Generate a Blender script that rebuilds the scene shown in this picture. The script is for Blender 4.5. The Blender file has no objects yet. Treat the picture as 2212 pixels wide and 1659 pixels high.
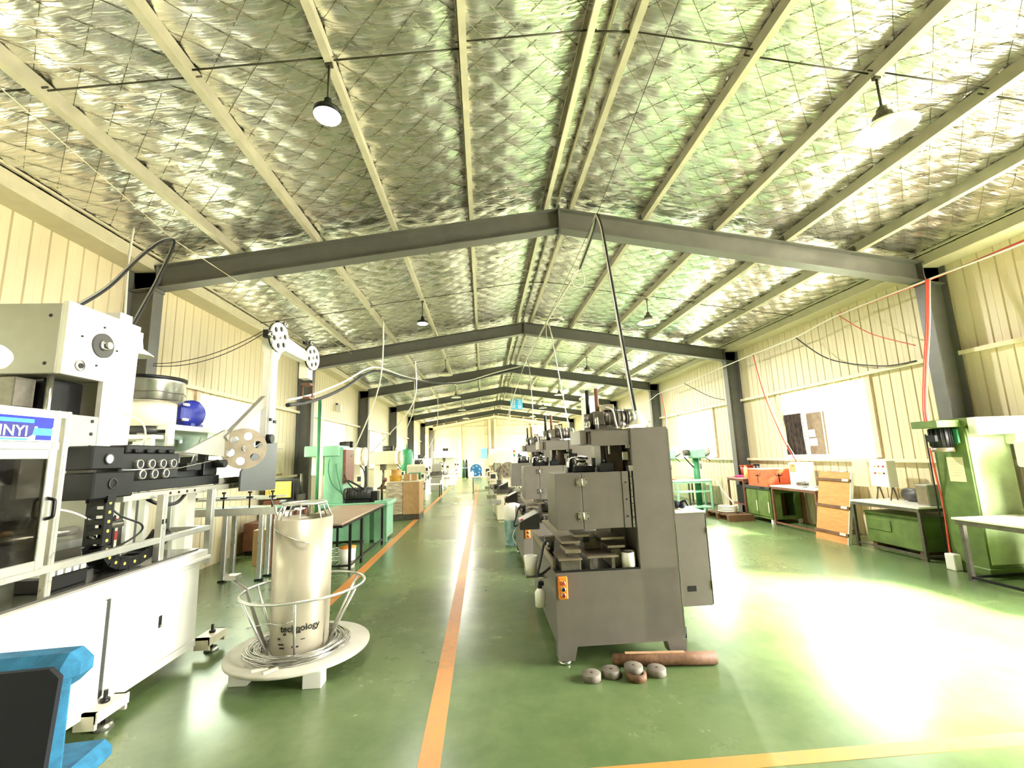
import bpy, bmesh, math, random
from mathutils import Vector, Matrix, noise
random.seed(7)
SC = bpy.context.scene
COL = SC.collection
PI = math.pi

# ------------------------------------------------------------------ camera
cam_d = bpy.data.cameras.new('camera'); cam_d.sensor_width = 36.0; cam_d.lens = 15.639
cam_d.clip_start = 0.05; cam_d.clip_end = 300
cam = bpy.data.objects.new('camera', cam_d); COL.objects.link(cam)
PITCH, YAW, ROLL = 0.15901, 0.06889, -0.03472
_fw = Vector((math.sin(YAW)*math.cos(PITCH), math.cos(YAW)*math.cos(PITCH), math.sin(PITCH)))
_r = Vector((math.cos(YAW), -math.sin(YAW), 0)); _u = _r.cross(_fw)
_r2 = _r*math.cos(ROLL) + _u*math.sin(ROLL); _u2 = _u*math.cos(ROLL) - _r*math.sin(ROLL)
_m = Matrix((_r2, _u2, -_fw)).transposed().to_4x4(); _m.translation = (-1.266, 0, 1.8)
cam.matrix_world = _m
SC.camera = cam

# ------------------------------------------------------------------ light and exposure
w = bpy.data.worlds.new('world'); SC.world = w; w.use_nodes = True
_bg = w.node_tree.nodes['Background']
_bg.inputs[0].default_value = (1.0, 0.98, 0.92, 1); _bg.inputs[1].default_value = 22.0
SC.view_settings.view_transform = 'Standard'; SC.view_settings.look = 'None'
SC.view_settings.gamma = 1.0; SC.view_settings.use_curve_mapping = False
SC.view_settings.exposure = 1.5
SC.cycles.max_bounces = 8; SC.cycles.diffuse_bounces = 5; SC.cycles.glossy_bounces = 4
SC.cycles.transparent_max_bounces = 12; SC.cycles.sample_clamp_indirect = 8.0
SC.cycles.caustics_reflective = False; SC.cycles.caustics_refractive = False
_sun = bpy.data.lights.new('sun', 'SUN'); _sun.energy = 26.0; _sun.angle = .16; _sun.color = (1.0, .95, .84)
_so = bpy.data.objects.new('sun', _sun); COL.objects.link(_so)
_so.rotation_euler = Vector((-.70, .34, -.62)).to_track_quat('-Z', 'Y').to_euler()
def portal(loc, size_y, size_z, side):
    d = bpy.data.lights.new('window_portal', 'AREA'); d.shape = 'RECTANGLE'; d.size = size_y; d.size_y = size_z
    d.cycles.is_portal = True
    o = bpy.data.objects.new('window_portal', d); COL.objects.link(o)
    # area lights shine along local -Z: turn it to look into the hall
    o.rotation_euler = {'L': (PI/2, 0, -PI/2), 'R': (PI/2, 0, PI/2), 'B': (PI/2, 0, 0)}[side]
    o.location = loc
BAY, Y1, WALL, COLIN = 6.0, 6.46, 6.3, 5.9
WZ0, WZ1, WHALF = 1.52, 3.09, 1.28
WIN_Y = [Y1 + 3 + BAY*k for k in range(-2, 6)]
FD0, FD1, FDZ = 37.0, 41.4, 3.9       # last-bay doors stand open; the right one is added to light the far end
for sx_, sd in ((-1, 'L'), (1, 'R')): portal((sx_*(WALL-.03), (FD0+FD1)/2, FDZ/2), FD1-FD0, FDZ, sd)
for yy in WIN_Y[:-1]:
    portal((-WALL+.03, yy, (WZ0+WZ1)/2), 2*WHALF, WZ1-WZ0, 'L')
    if yy > Y1: portal((WALL-.03, yy, (WZ0+WZ1)/2), 2*WHALF, WZ1-WZ0, 'R')
# a tall sliding door stands open in the right wall beside the camera, out of the picture
DY0, DY1, DZ = .2, 4.6, 4.2
portal((WALL-.03, (DY0+DY1)/2, DZ/2), DY1-DY0, DZ, 'R')

# ------------------------------------------------------------------ helpers
MATS = {}
def lin(c):
    return tuple(((v/255)/12.92 if v/255 <= .04045 else ((v/255+.055)/1.055)**2.4) for v in c)
def mat(name, rgb, rough=.5, metal=0., var=.06, scale=9., bump=0., bscale=40., spec=.5, coat=0., emit=None, estr=0., stretch=None, rgb2=None):
    """A procedural material; rgb in sRGB 0-255; slow noise varies colour and gloss."""
    if name in MATS: return MATS[name]
    m = bpy.data.materials.new(name); m.use_nodes = True; MATS[name] = m
    nt = m.node_tree; N = nt.nodes; L = nt.links; b = N['Principled BSDF']
    c = lin(rgb); c2 = lin(rgb2) if rgb2 else tuple(max(0, v*(1-var*2.2)) for v in c)
    tc = N.new('ShaderNodeTexCoord'); src = tc.outputs['Object']
    if stretch:
        mp = N.new('ShaderNodeMapping'); mp.inputs['Scale'].default_value = stretch; L.new(src, mp.inputs[0]); src = mp.outputs[0]
    n = N.new('ShaderNodeTexNoise'); n.inputs['Scale'].default_value = scale; n.inputs['Detail'].default_value = 5; L.new(src, n.inputs['Vector'])
    cr = N.new('ShaderNodeValToRGB'); cr.color_ramp.elements[0].position = .3; cr.color_ramp.elements[1].position = .68
    cr.color_ramp.elements[0].color = (*c2, 1); cr.color_ramp.elements[1].color = (*c, 1)
    L.new(n.outputs['Fac'], cr.inputs[0]); L.new(cr.outputs[0], b.inputs['Base Color'])
    mr = N.new('ShaderNodeMapRange'); mr.inputs['To Min'].default_value = max(.02, rough-.07); mr.inputs['To Max'].default_value = min(1, rough+.07)
    L.new(n.outputs['Fac'], mr.inputs['Value']); L.new(mr.outputs[0], b.inputs['Roughness'])
    b.inputs['Metallic'].default_value = metal; b.inputs['Specular IOR Level'].default_value = spec
    b.inputs['Coat Weight'].default_value = coat
    if emit:
        b.inputs['Emission Color'].default_value = (*lin(emit), 1); b.inputs['Emission Strength'].default_value = estr
    if bump:
        n2 = N.new('ShaderNodeTexNoise'); n2.inputs['Scale'].default_value = bscale; n2.inputs['Detail'].default_value = 4; L.new(src, n2.inputs['Vector'])
        bp = N.new('ShaderNodeBump'); bp.inputs['Strength'].default_value = bump; bp.inputs['Distance'].default_value = .02
        L.new(n2.outputs['Fac'], bp.inputs['Height']); L.new(bp.outputs[0], b.inputs['Normal'])
    return m
def glass_mat(name, tint=(235, 245, 240), keep=.92):
    if name in MATS: return MATS[name]
    m = bpy.data.materials.new(name); m.use_nodes = True; MATS[name] = m
    nt = m.node_tree; N = nt.nodes; L = nt.links; N.clear()
    out = N.new('ShaderNodeOutputMaterial'); mx = N.new('ShaderNodeMixShader'); t = N.new('ShaderNodeBsdfTransparent'); g = N.new('ShaderNodeBsdfGlossy')
    tn = N.new('ShaderNodeTexNoise'); tn.inputs['Scale'].default_value = 3
    cr = N.new('ShaderNodeValToRGB'); c = lin(tint)
    cr.color_ramp.elements[0].color = (*[v*keep*.93 for v in c], 1); cr.color_ramp.elements[1].color = (*[v*keep for v in c], 1)
    L.new(tn.outputs['Fac'], cr.inputs[0]); L.new(cr.outputs[0], t.inputs[0])
    g.inputs['Roughness'].default_value = .05
    mx.inputs[0].default_value = .04; L.new(t.outputs[0], mx.inputs[1]); L.new(g.outputs[0], mx.inputs[2]); L.new(mx.outputs[0], out.inputs[0])
    return m

def frame_of(d):
    d = Vector(d).normalized(); a = Vector((0, 0, 1)) if abs(d.z) < .95 else Vector((1, 0, 0))
    x = a.cross(d).normalized(); return x, d.cross(x).normalized(), d
class MB:
    """Collects shapes for ONE mesh object."""
    def __init__(s): s.v = []; s.f = []; s.sm = []
    def add(s, vs, fs, smooth=False):
        n = len(s.v); s.v += [tuple(p) for p in vs]; s.f += [tuple(i+n for i in q) for q in fs]; s.sm += [smooth]*len(fs); return s
    def box(s, x0, x1, y0, y1, z0, z1, b=0.):
        if x1 < x0: x0, x1 = x1, x0
        if y1 < y0: y0, y1 = y1, y0
        if z1 < z0: z0, z1 = z1, z0
        b = min(b, (x1-x0)*.45, (y1-y0)*.45, (z1-z0)*.45)
        if b <= 0:
            vs = [(x, y, z) for z in (z0, z1) for y in (y0, y1) for x in (x0, x1)]
            return s.add(vs, [(0, 2, 3, 1), (4, 5, 7, 6), (0, 1, 5, 4), (2, 6, 7, 3), (0, 4, 6, 2), (1, 3, 7, 5)])
        bm = bmesh.new(); bmesh.ops.create_cube(bm, size=1)
        for q in bm.verts: q.co = Vector(((x0+x1)/2+q.co.x*(x1-x0), (y0+y1)/2+q.co.y*(y1-y0), (z0+z1)/2+q.co.z*(z1-z0)))
        bmesh.ops.bevel(bm, geom=bm.edges[:], offset=b, segments=1, affect='EDGES')
        bm.verts.index_update()
        s.add([q.co[:] for q in bm.verts], [[q.index for q in f.verts] for f in bm.faces]); bm.free(); return s
    def prism(s, poly, lo, hi, axis='z'):
        """polygon (2D, counter-clockwise) pushed along an axis; the other two axes in cyclic order x,y / y,z / z,x"""
        def P(a, b, h): return {'z': (a, b, h), 'x': (h, a, b), 'y': (b, h, a)}[axis]
        n = len(poly); vs = [P(a, b, lo) for a, b in poly]+[P(a, b, hi) for a, b in poly]
        fs = [tuple(range(n-1, -1, -1)), tuple(range(n, 2*n))]+[(i, (i+1) % n, n+(i+1) % n, n+i) for i in range(n)]
        return s.add(vs, fs)
    def cyl(s, p, q, r, r2=None, n=20, caps=True, smooth=True):
        p = Vector(p); q = Vector(q); r2 = r if r2 is None else r2; x, y, d = frame_of(q-p)
        vs = [p+(x*math.cos(2*PI*i/n)+y*math.sin(2*PI*i/n))*r for i in range(n)]+[q+(x*math.cos(2*PI*i/n)+y*math.sin(2*PI*i/n))*r2 for i in range(n)]
        s.add(vs, [(i, (i+1) % n, n+(i+1) % n, n+i) for i in range(n)], smooth)
        if caps:
            k = len(s.v)-2*n; s.f += [tuple(k+i for i in range(n-1, -1, -1)), tuple(k+n+i for i in range(n))]; s.sm += [False, False]
        return s
    def lathe(s, prof, o=(0, 0, 0), axis=(0, 0, 1), n=28, smooth=True):
        """profile of (radius, height); open ends stay open"""
        o = Vector(o); x, y, d = frame_of(axis); m = len(prof); vs = []
        for r, h in prof:
            for i in range(n): a = 2*PI*i/n; vs.append(o+d*h+(x*math.cos(a)+y*math.sin(a))*r)
        fs = [(j*n+i, j*n+(i+1) % n, (j+1)*n+(i+1) % n, (j+1)*n+i) for j in range(m-1) for i in range(n)]
        return s.add(vs, fs, smooth)
    def tube(s, pts, r, n=8, closed=False, smooth=True):
        pts = [Vector(p) for p in pts]; m = len(pts)
        if m < 2: return s
        vs = []; prev = None
        for k, p in enumerate(pts):
            if closed: d = pts[(k+1) % m]-pts[k-1]
            else: d = pts[min(k+1, m-1)]-pts[max(k-1, 0)]
            d = d.normalized() if d.length else Vector((0, 0, 1))
            if prev is None: x, y, _ = frame_of(d)
            else:
                x = prev-d*prev.dot(d)
                x = x.normalized() if x.length > 1e-6 else frame_of(d)[0]
                y = d.cross(x)
            prev = x
            for i in range(n): a = 2*PI*i/n; vs.append(p+(x*math.cos(a)+y*math.sin(a))*r)
        K = m if closed else m-1
        fs = [(k*n+i, k*n+(i+1) % n, ((k+1) % m)*n+(i+1) % n, ((k+1) % m)*n+i) for k in range(K) for i in range(n)]
        s.add(vs, fs, smooth)
        if not closed:
            b = len(s.v)-m*n; s.f += [tuple(b+i for i in range(n-1, -1, -1)), tuple(b+(m-1)*n+i for i in range(n))]; s.sm += [False, False]
        return s
    def sphere(s, c, r, n=14, m=8, sz=1.):
        return s.lathe([(max(1e-4, r*math.sin(PI*j/m)), -r*sz*math.cos(PI*j/m)) for j in range(m+1)], c, n=n)
    def ring_plate(s, c, axis, R, thick, holes, hole_r, hub=0., n=48, orbit=.62):
        """a wheel: disc of radius R with round holes cut through it, both faces and hole walls"""
        c = Vector(c); x, y, d = frame_of(axis)
        bm = bmesh.new()
        def loop(cx, cy, rr, k): return [bm.verts.new((cx+rr*math.cos(2*PI*i/k), cy+rr*math.sin(2*PI*i/k), 0)) for i in range(k)]
        es = []
        for L_ in [loop(0, 0, R, n)]+[loop(R*orbit*math.cos(2*PI*h/holes+.3), R*orbit*math.sin(2*PI*h/holes+.3), hole_r, 14) for h in range(holes)]+([loop(0, 0, hub, 16)] if hub else []):
            for i in range(len(L_)): es.append(bm.edges.new((L_[i], L_[(i+1) % len(L_)])))
        bmesh.ops.triangle_fill(bm, edges=es, use_beauty=True)
        g = bmesh.ops.extrude_face_region(bm, geom=bm.faces[:])
        for q in g['geom']:
            if isinstance(q, bmesh.types.BMVert): q.co.z = thick
        bmesh.ops.recalc_face_normals(bm, faces=bm.faces[:]); bm.verts.index_update()
        s.add([c+x*q.co.x+y*q.co.y+d*(q.co.z-thick/2) for q in bm.verts], [[q.index for q in f.verts] for f in bm.faces]); bm.free(); return s
    def mesh(s, name='mesh'):
        me = bpy.data.meshes.new(name); me.from_pydata(s.v, [], s.f)
        me.polygons.foreach_set('use_smooth', s.sm); me.update(); return me
    def build(s, name, m, parent=None, loc=None, rz=0.):
        o = bpy.data.objects.new(name, s.mesh(name)); COL.objects.link(o)
        if m: o.data.materials.append(m)
        if parent: o.parent = parent
        if loc: o.location = loc
        if rz: o.rotation_euler.z = rz
        return o
def part(name, m, parent, fn):
    b = MB(); fn(b); return b.build(name, m, parent)
def tag(o, label=None, cat=None, group=None, kind=None):
    if label: o['label'] = label
    if cat: o['category'] = cat
    if group: o['group'] = group
    if kind: o['kind'] = kind
    return o
def thing(name, label, cat, loc=(0, 0, 0), rz=0., group=None):
    o = bpy.data.objects.new(name, None); COL.objects.link(o); o.empty_display_size = .1
    o.location = loc; o.rotation_euler.z = rz; return tag(o, label, cat, group)
def struct(name, o=None):
    if o is None: o = bpy.data.objects.new(name, None); COL.objects.link(o)
    o['kind'] = 'structure'; return o
def copy_tree(o, parent=None):
    c = o.copy(); COL.objects.link(c); c.parent = parent
    for ch in list(o.children): copy_tree(ch, c)
    return c
def inst(me, name, m, parent, loc=(0, 0, 0), rz=0.):
    o = bpy.data.objects.new(name, me); COL.objects.link(o); o.parent = parent; o.location = loc
    if rz: o.rotation_euler.z = rz
    if m and not me.materials: me.materials.append(m)
    return o
def arc(p, q, sag, n=14):
    p = Vector(p); q = Vector(q)
    return [p.lerp(q, i/n)-Vector((0, 0, sag*4*(i/n)*(1-i/n))) for i in range(n+1)]
def smooth_path(pts, n=6):
    P = [Vector(p) for p in pts]; out = []
    for i in range(len(P)-1):
        a = P[max(i-1, 0)]; b = P[i]; c = P[i+1]; d = P[min(i+2, len(P)-1)]
        for k in range(n):
            t = k/n; out.append(.5*((2*b)+(c-a)*t+(2*a-5*b+4*c-d)*t*t+(3*b-a-3*c+d)*t**3))
    return out+[P[-1]]

# ------------------------------------------------------------------ materials of the building
M_PANEL = mat('wall_panel_cream', (216, 204, 170), .42, var=.04, scale=2.5, stretch=(1, 1, .3))
M_STEEL = mat('frame_steel_grey', (98, 98, 92), .45, var=.08, scale=5)
M_PURL = mat('purlin_galvanised', (206, 200, 176), .4, metal=.25, var=.08, scale=6)
M_GIRT = mat('girt_painted', (226, 214, 178), .45, var=.05)
M_GUT = mat('eave_gutter_sheet', (208, 200, 170), .45, var=.05)
M_WHITE = mat('white_paint', (240, 238, 226), .35, var=.02)
M_FRAME = mat('window_aluminium', (236, 230, 212), .35, metal=.2, var=.03)
M_GLASS = glass_mat('window_glass')
M_BLACK = mat('black_steel', (17, 17, 17), .42, var=.12, spec=.35)
M_DGREY = mat('dark_grey_paint', (62, 62, 60), .45, var=.1)

# foil: crumpled aluminium insulation facing
def foil_mat():
    m = bpy.data.materials.new('foil_insulation'); m.use_nodes = True
    nt = m.node_tree; N = nt.nodes; L = nt.links; b = N['Principled BSDF']
    b.inputs['Metallic'].default_value = 1.0
    tc = N.new('ShaderNodeTexCoord')
    mp = N.new('ShaderNodeMapping'); mp.inputs['Scale'].default_value = (1.4, 10, 4); L.new(tc.outputs['Object'], mp.inputs[0])
    n = N.new('ShaderNodeTexNoise'); n.inputs['Scale'].default_value = 2.2; n.inputs['Detail'].default_value = 3; n.inputs['Distortion'].default_value = .6; L.new(mp.outputs[0], n.inputs['Vector'])
    n3 = N.new('ShaderNodeTexNoise'); n3.inputs['Scale'].default_value = .8; n3.inputs['Detail'].default_value = 2; L.new(tc.outputs['Object'], n3.inputs['Vector'])
    cr = N.new('ShaderNodeValToRGB'); cr.color_ramp.elements[0].color = (.74, .73, .68, 1); cr.color_ramp.elements[1].color = (.93, .92, .87, 1)
    L.new(n3.outputs['Fac'], cr.inputs[0]); L.new(cr.outputs[0], b.inputs['Base Color'])
    mr = N.new('ShaderNodeMapRange'); mr.inputs['To Min'].default_value = .2; mr.inputs['To Max'].default_value = .36
    L.new(n.outputs['Fac'], mr.inputs['Value']); L.new(mr.outputs[0], b.inputs['Roughness'])
    bp = N.new('ShaderNodeBump'); bp.inputs['Strength'].default_value = .5; bp.inputs['Distance'].default_value = .035
    L.new(n.outputs['Fac'], bp.inputs['Height']); L.new(bp.outputs[0], b.inputs['Normal'])
    return m
M_FOIL = foil_mat()
def floor_mat():
    m = bpy.data.materials.new('floor_green_epoxy'); m.use_nodes = True
    nt = m.node_tree; N = nt.nodes; L = nt.links; b = N['Principled BSDF']
    tc = N.new('ShaderNodeTexCoord')
    n = N.new('ShaderNodeTexNoise'); n.inputs['Scale'].default_value = .55; n.inputs['Detail'].default_value = 7; n.inputs['Roughness'].default_value = .62; L.new(tc.outputs['Object'], n.inputs['Vector'])
    cr = N.new('ShaderNodeValToRGB'); e = cr.color_ramp.elements
    e[0].position = .3; e[0].color = (*lin((72, 96, 56)), 1); e[1].position = .72; e[1].color = (*lin((110, 126, 78)), 1)
    L.new(n.outputs['Fac'], cr.inputs[0])
    # fine pale scuffs and dust
    n2 = N.new('ShaderNodeTexNoise'); n2.inputs['Scale'].default_value = 3.1; n2.inputs['Detail'].default_value = 8; n2.inputs['Roughness'].default_value = .75; L.new(tc.outputs['Object'], n2.inputs['Vector'])
    c2 = N.new('ShaderNodeValToRGB'); c2.color_ramp.elements[0].position = .42; c2.color_ramp.elements[1].position = 1.0
    L.new(n2.outputs['Fac'], c2.inputs[0]); c2.color_ramp.elements[1].color = (.45, .45, .45, 1)
    mx = N.new('ShaderNodeMix'); mx.data_type = 'RGBA'; mx.inputs['B'].default_value = (*lin((130, 144, 98)), 1)
    L.new(c2.outputs[0], mx.inputs['Factor']); L.new(cr.outputs[0], mx.inputs['A']); L.new(mx.outputs['Result'], b.inputs['Base Color'])
    mr = N.new('ShaderNodeMapRange'); mr.inputs['To Min'].default_value = .2; mr.inputs['To Max'].default_value = .33
    L.new(n.outputs['Fac'], mr.inputs['Value']); L.new(mr.outputs[0], b.inputs['Roughness'])
    b.inputs['Specular IOR Level'].default_value = .6
    bp = N.new('ShaderNodeBump'); bp.inputs['Strength'].default_value = .02; bp.inputs['Distance'].default_value = .02
    L.new(n.outputs['Fac'], bp.inputs['Height']); L.new(bp.outputs[0], b.inputs['Normal'])
    return m
M_FLOOR = floor_mat()
M_LINE = mat('floor_line_orange', (216, 140, 62), .4, var=.12, scale=14, rgb2=(184, 132, 72))

# ------------------------------------------------------------------ floor with its painted lines, ground outside
YB, YE = -9.0, 42.45
floor = struct('floor', MB().box(-WALL-.1, WALL+.1, YB, YE+.1, -.15, 0).build('floor', M_FLOOR))
def line_part(x0, x1, y0, y1): MB().box(x0, x1, y0, y1, 0, .0015).build('painted_line', M_LINE, floor)
line_part(-1.70, -1.565, 2.86, 30.0)
line_part(-3.39, -3.24, 5.9, 30.0)
line_part(-1.565, 4.3, 2.75, 2.86)
M_GROUND = mat('ground_outside', (196, 190, 172), .9, var=.1, scale=1)
# unseen wall and roof added outside to dim the left windows
blocker = struct('light_blocker'); blocker.location = (-11.5, 0, 0)
M_BLOCKER = mat('blocker_render', (190, 184, 170), .8, var=.06, scale=1)
part('blocker_wall', M_BLOCKER, blocker, lambda b: b.box(-3, 0, -30, 70, -.16, 7)); part('blocker_roof', M_STEEL, blocker, lambda b: b.prism([(-30.5, 7), (70.5, 7), (70.5, 7.3), (-30.5, 7.3)], -3.2, .3, 'x'))
struct('trim_1', MB().box(-60, 60, -60, 100, -.35, -.16).build('trim_1', M_GROUND))

# ------------------------------------------------------------------ long walls: upright cream panels with recessed joints
PW = .2195
def panel_mesh(h, wd=PW):
    """one upright sheet: flat pan with folded-back edges (the joint is recessed), faint mid rib; faces +X, spans y 0..wd, z 0..h"""
    prof = [(-.022, .0), (-.022, .006), (.0, .013), (.0, wd*.48), (-.003, wd*.5), (.0, wd*.52), (.0, wd-.013), (-.022, wd-.006), (-.022, wd)]
    b = MB(); n = len(prof)
    vs = [(x, y, 0) for x, y in prof]+[(x, y, h) for x, y in prof]
    b.add(vs, [(i, i+1, n+i+1, n+i) for i in range(n-1)]); me = b.mesh('panel'); me.materials.append(M_PANEL); return me
WTOP = 4.78
ME_DOOR = panel_mesh(WTOP-FDZ)
ME_FULL, ME_LOW, ME_UP = panel_mesh(WTOP), panel_mesh(WZ0), panel_mesh(WTOP-WZ1)
PY0 = 3.3
for side in ('left', 'right'):
    sx = -1 if side == 'left' else 1
    wall = struct('wall_'+side)
    # backing skin outside, with the window openings left open
    b = MB(); xo, xi = sx*(WALL+.06), sx*(WALL+.024); edges = [YB]
    HOLES = ([(yy-WHALF, yy+WHALF, WZ0, WZ1) for yy in WIN_Y[:-1]] if sx < 0 else [(DY0, DY1, 0, DZ)]+[(yy-WHALF, yy+WHALF, WZ0, WZ1) for yy in WIN_Y[:-1] if yy > Y1])+[(FD0, FD1, 0, FDZ)]
    for a, c, z0, z1 in HOLES: edges += [a, c]
    edges.append(YE+.1)
    for k in range(0, len(edges), 2): b.box(xi, xo, edges[k], edges[k+1], 0, 5.0)
    for a, c, z0, z1 in HOLES:
        if z0: b.box(xi, xo, a, c, 0, z0)
        b.box(xi, xo, a, c, z1, 5.0)
    b.build('outer_sheet', M_PANEL, wall)
    # plain sheet behind the camera
    b = MB()
    if sx < 0:
        b.box(sx*WALL, sx*(WALL+.02), YB, 2.16, 0, WZ0); b.box(sx*WALL, sx*(WALL+.02), YB, 2.16, WZ1, WTOP)
        for k, (a, c) in enumerate([(YB, WIN_Y[0]-WHALF), (WIN_Y[0]+WHALF, 2.16)]): b.box(sx*WALL, sx*(WALL+.02), a, c, WZ0, WZ1)
    else: b.box(sx*WALL, sx*(WALL+.02), YB, DY0, 0, WTOP); b.box(sx*WALL, sx*(WALL+.02), DY0, DY1, DZ, WTOP)
    b.build('rear_sheet', M_PANEL, wall)
    y = 2.17 if sx < 0 else DY1
    while y < YE-.05:
        c = y+PW/2
        win = any(abs(c-yy) < WHALF for yy in WIN_Y[:-1] if sx < 0 or yy > Y1); dr_ = FD0 < c < FD1
        for me, z in ([(ME_LOW, 0), (ME_UP, WZ1)] if win else [(ME_DOOR, FDZ)] if dr_ else [(ME_FULL, 0)]):
            o = inst(me, 'panel', M_PANEL, wall, (sx*WALL, y if sx < 0 else y+PW, z), 0 if sx < 0 else PI)
        y += PW
    # girts: lipped rails along the wall, cut at the columns
    for zg, hh in ((WZ1+.03, .055), (WZ0-.07, .05)):
        for k in range(-1, 5):
            a, c = Y1+BAY*k+.12, Y1+BAY*(k+1)-.12
            if sx > 0 and k == -1: a = DY1+.05
            g = MB(); g.box(sx*(WALL-.11), sx*WALL, a, c, zg, zg+.006); g.box(sx*(WALL-.116), sx*(WALL-.11), a, c, zg-.012, zg+hh); g.box(sx*(WALL-.11), sx*WALL, a, c, zg+hh-.006, zg+hh)
            g.build('girt', M_GIRT, wall)
    # eave beam: sheet box under the roof edge
    e = MB(); e.box(sx*5.93, sx*(WALL+.02), YB, YE, 4.61, 4.79, .012); e.box(sx*5.9, sx*5.93, YB, YE, 4.8, 4.83); e.box(sx*5.86, sx*5.9, YB, YE, 4.845, 4.885)
    e.build('eave_beam', M_GUT, wall)

# windows: aluminium frame, mullions, panes, reveals
wi = 0
M_PINK = mat('window_reveal', (224, 200, 176), .6, var=.12, scale=7)
for side in ('left', 'right'):
    sx = -1 if side == 'left' else 1
    for yy in WIN_Y[:-1]:
        if sx > 0 and yy < Y1: continue
        wi += 1
        w_ = struct('window_%d' % wi)
        x0, x1 = sx*(WALL-.02), sx*(WALL+.05); a, c = yy-WHALF, yy+WHALF; zt = WZ0+1.03
        f = MB()
        f.box(x0, x1, a, a+.05, WZ0, WZ1); f.box(x0, x1, c-.05, c, WZ0, WZ1); f.box(x0, x1, a+.05, c-.05, WZ0, WZ0+.05); f.box(x0, x1, a+.05, c-.05, WZ1-.05, WZ1)
        f.box(x0, x1, a+.05, c-.05, zt, zt+.05)
        f.build('window_frame', M_FRAME, w_)
        MB().box(sx*(WALL-.09), x1, a-.03, c+.03, WZ0-.02, WZ0).build('window_sill', M_FRAME, w_)
        for k in range(3):
            yk = a+.05+(c-a-.1)*(k+1)/4
            MB().box(x0+sx*.01, x1, yk-.018, yk+.018, WZ0+.05, zt).build('mullion', M_FRAME, w_)
        for k in range(4):
            y0_ = a+.05+(c-a-.1)*k/4; y1_ = a+.05+(c-a-.1)*(k+1)/4
            MB().box(sx*(WALL+.02), sx*(WALL+.026), y0_, y1_, WZ0+.05, zt).build('pane', M_GLASS, w_)
        MB().box(sx*(WALL+.02), sx*(WALL+.026), a+.05, c-.05, zt+.05, WZ1-.05).build('pane', M_GLASS, w_)
        for yk in (a-.06, c+.06):
            MB().box(sx*(WALL-.05), sx*(WALL-.001), yk-.055, yk+.055, WZ0, WZ1+.02).build('window_jamb', M_PINK, w_)

# door leaves slid aside at the open doors
for i, (sx, a, c, zt) in enumerate(((1, DY0, DY1, DZ), (-1, FD0, FD1, FDZ), (1, FD0, FD1, FDZ))):
    d_ = struct('door_%d' % (i+1))
    MB().box(sx*(WALL+.1), sx*(WALL+.16), a-(c-a)*.5-.05, a-.05, 0, zt+.1).build('door_leaf', M_PANEL, d_)
    MB().box(sx*(WALL+.08), sx*(WALL+.18), a-(c-a)*.55, c+.05, zt+.1, zt+.2).build('door_track', M_STEEL, d_)
# ------------------------------------------------------------------ far gable wall, rear gable wall
ZT = lambda x: 5.594-.155*abs(x)          # top of the rafters
wall = struct('wall_far')
MB().prism([(-WALL-.05, 0), (WALL+.05, 0), (WALL+.05, 4.9), (0, 5.9), (-WALL-.05, 4.9)], -YE-.1, -YE-.04, 'z').build('outer_sheet', M_PANEL, wall)
o = wall.children[0]; o.rotation_euler.x = PI/2
k = 0; x = -WALL
while x < WALL-.05:
    h = 5.72-.155*abs(x+PW/2)
    me = panel_mesh(h); inst(me, 'panel', M_PANEL, wall, (x+PW, YE, 0), PI/2*3).rotation_euler.z = -PI/2
    wall.children[-1].location = (x, YE, 0); x += PW
for zg in (1.15, 2.35, 3.65, 4.55):
    MB().box(-WALL, WALL, YE-.09, YE-.02, zg, zg+.07).build('girt', M_GIRT, wall)
for xp, wd in ((-3.4, .13), (-.62, .2), (-.1, .2), (3.4, .13)):
    g = MB(); g.box(xp-wd/2, xp+wd/2, YE-.24, YE-.22, 0, ZT(xp)-.02); g.box(xp-wd/2, xp+wd/2, YE-.115, YE-.095, 0, ZT(xp)-.02); g.box(xp-.006, xp+.006, YE-.22, YE-.115, 0, ZT(xp)-.02)
    g.build('wind_post', M_GIRT, wall)
GR = []
wall_far_ = wall
wall = struct('wall_back')
b = MB(); b.box(-WALL, WALL, YB-.1, YB, 0, 5.8); b.build('sheet', M_PANEL, wall)

# ------------------------------------------------------------------ steel portal frames
ORD = ['nearest', 'second', 'third', 'fourth', 'fifth', 'sixth', 'seventh']
def ibeam(b, p, q, depth, fw, t=.014):
    """I-section between two points in the XZ plane (y = flange width direction), p,q on the TOP face centre line"""
    p = Vector(p); q = Vector(q); d = (q-p).normalized(); nrm = Vector((d.z, 0, -d.x))
    if nrm.z > 0: nrm = -nrm
    Yv = Vector((0, 1, 0))
    def slab(o0, o1, h):
        vs = []
        for base in (p, q):
            for oo in (o0, o1):
                for yy in (-h, h): vs.append(base+nrm*oo+Yv*yy)
        b.add(vs, [(0, 1, 3, 2), (4, 6, 7, 5), (0, 4, 5, 1), (2, 3, 7, 6), (0, 2, 6, 4), (1, 5, 7, 3)])
    slab(0, t, fw/2); slab(t, depth-t, .005); slab(depth-t, depth, fw/2)
for sx in (-1, 1):
    b = MB(); ibeam(b, (sx*.012, YE-.3, ZT(.012)), (sx*(WALL-.03), YE-.3, ZT(WALL-.03)), .335, .2); b.build('gable_rafter', M_GIRT, wall_far_)
    b = MB(); b.box(sx*COLIN, sx*(COLIN+.014), YE-.4, YE-.2, 0, 4.4); b.box(sx*(COLIN+.014), sx*(WALL-.03), YE-.305, YE-.295, 0, 4.6); b.build('gable_column', M_STEEL, wall_far_)
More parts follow.
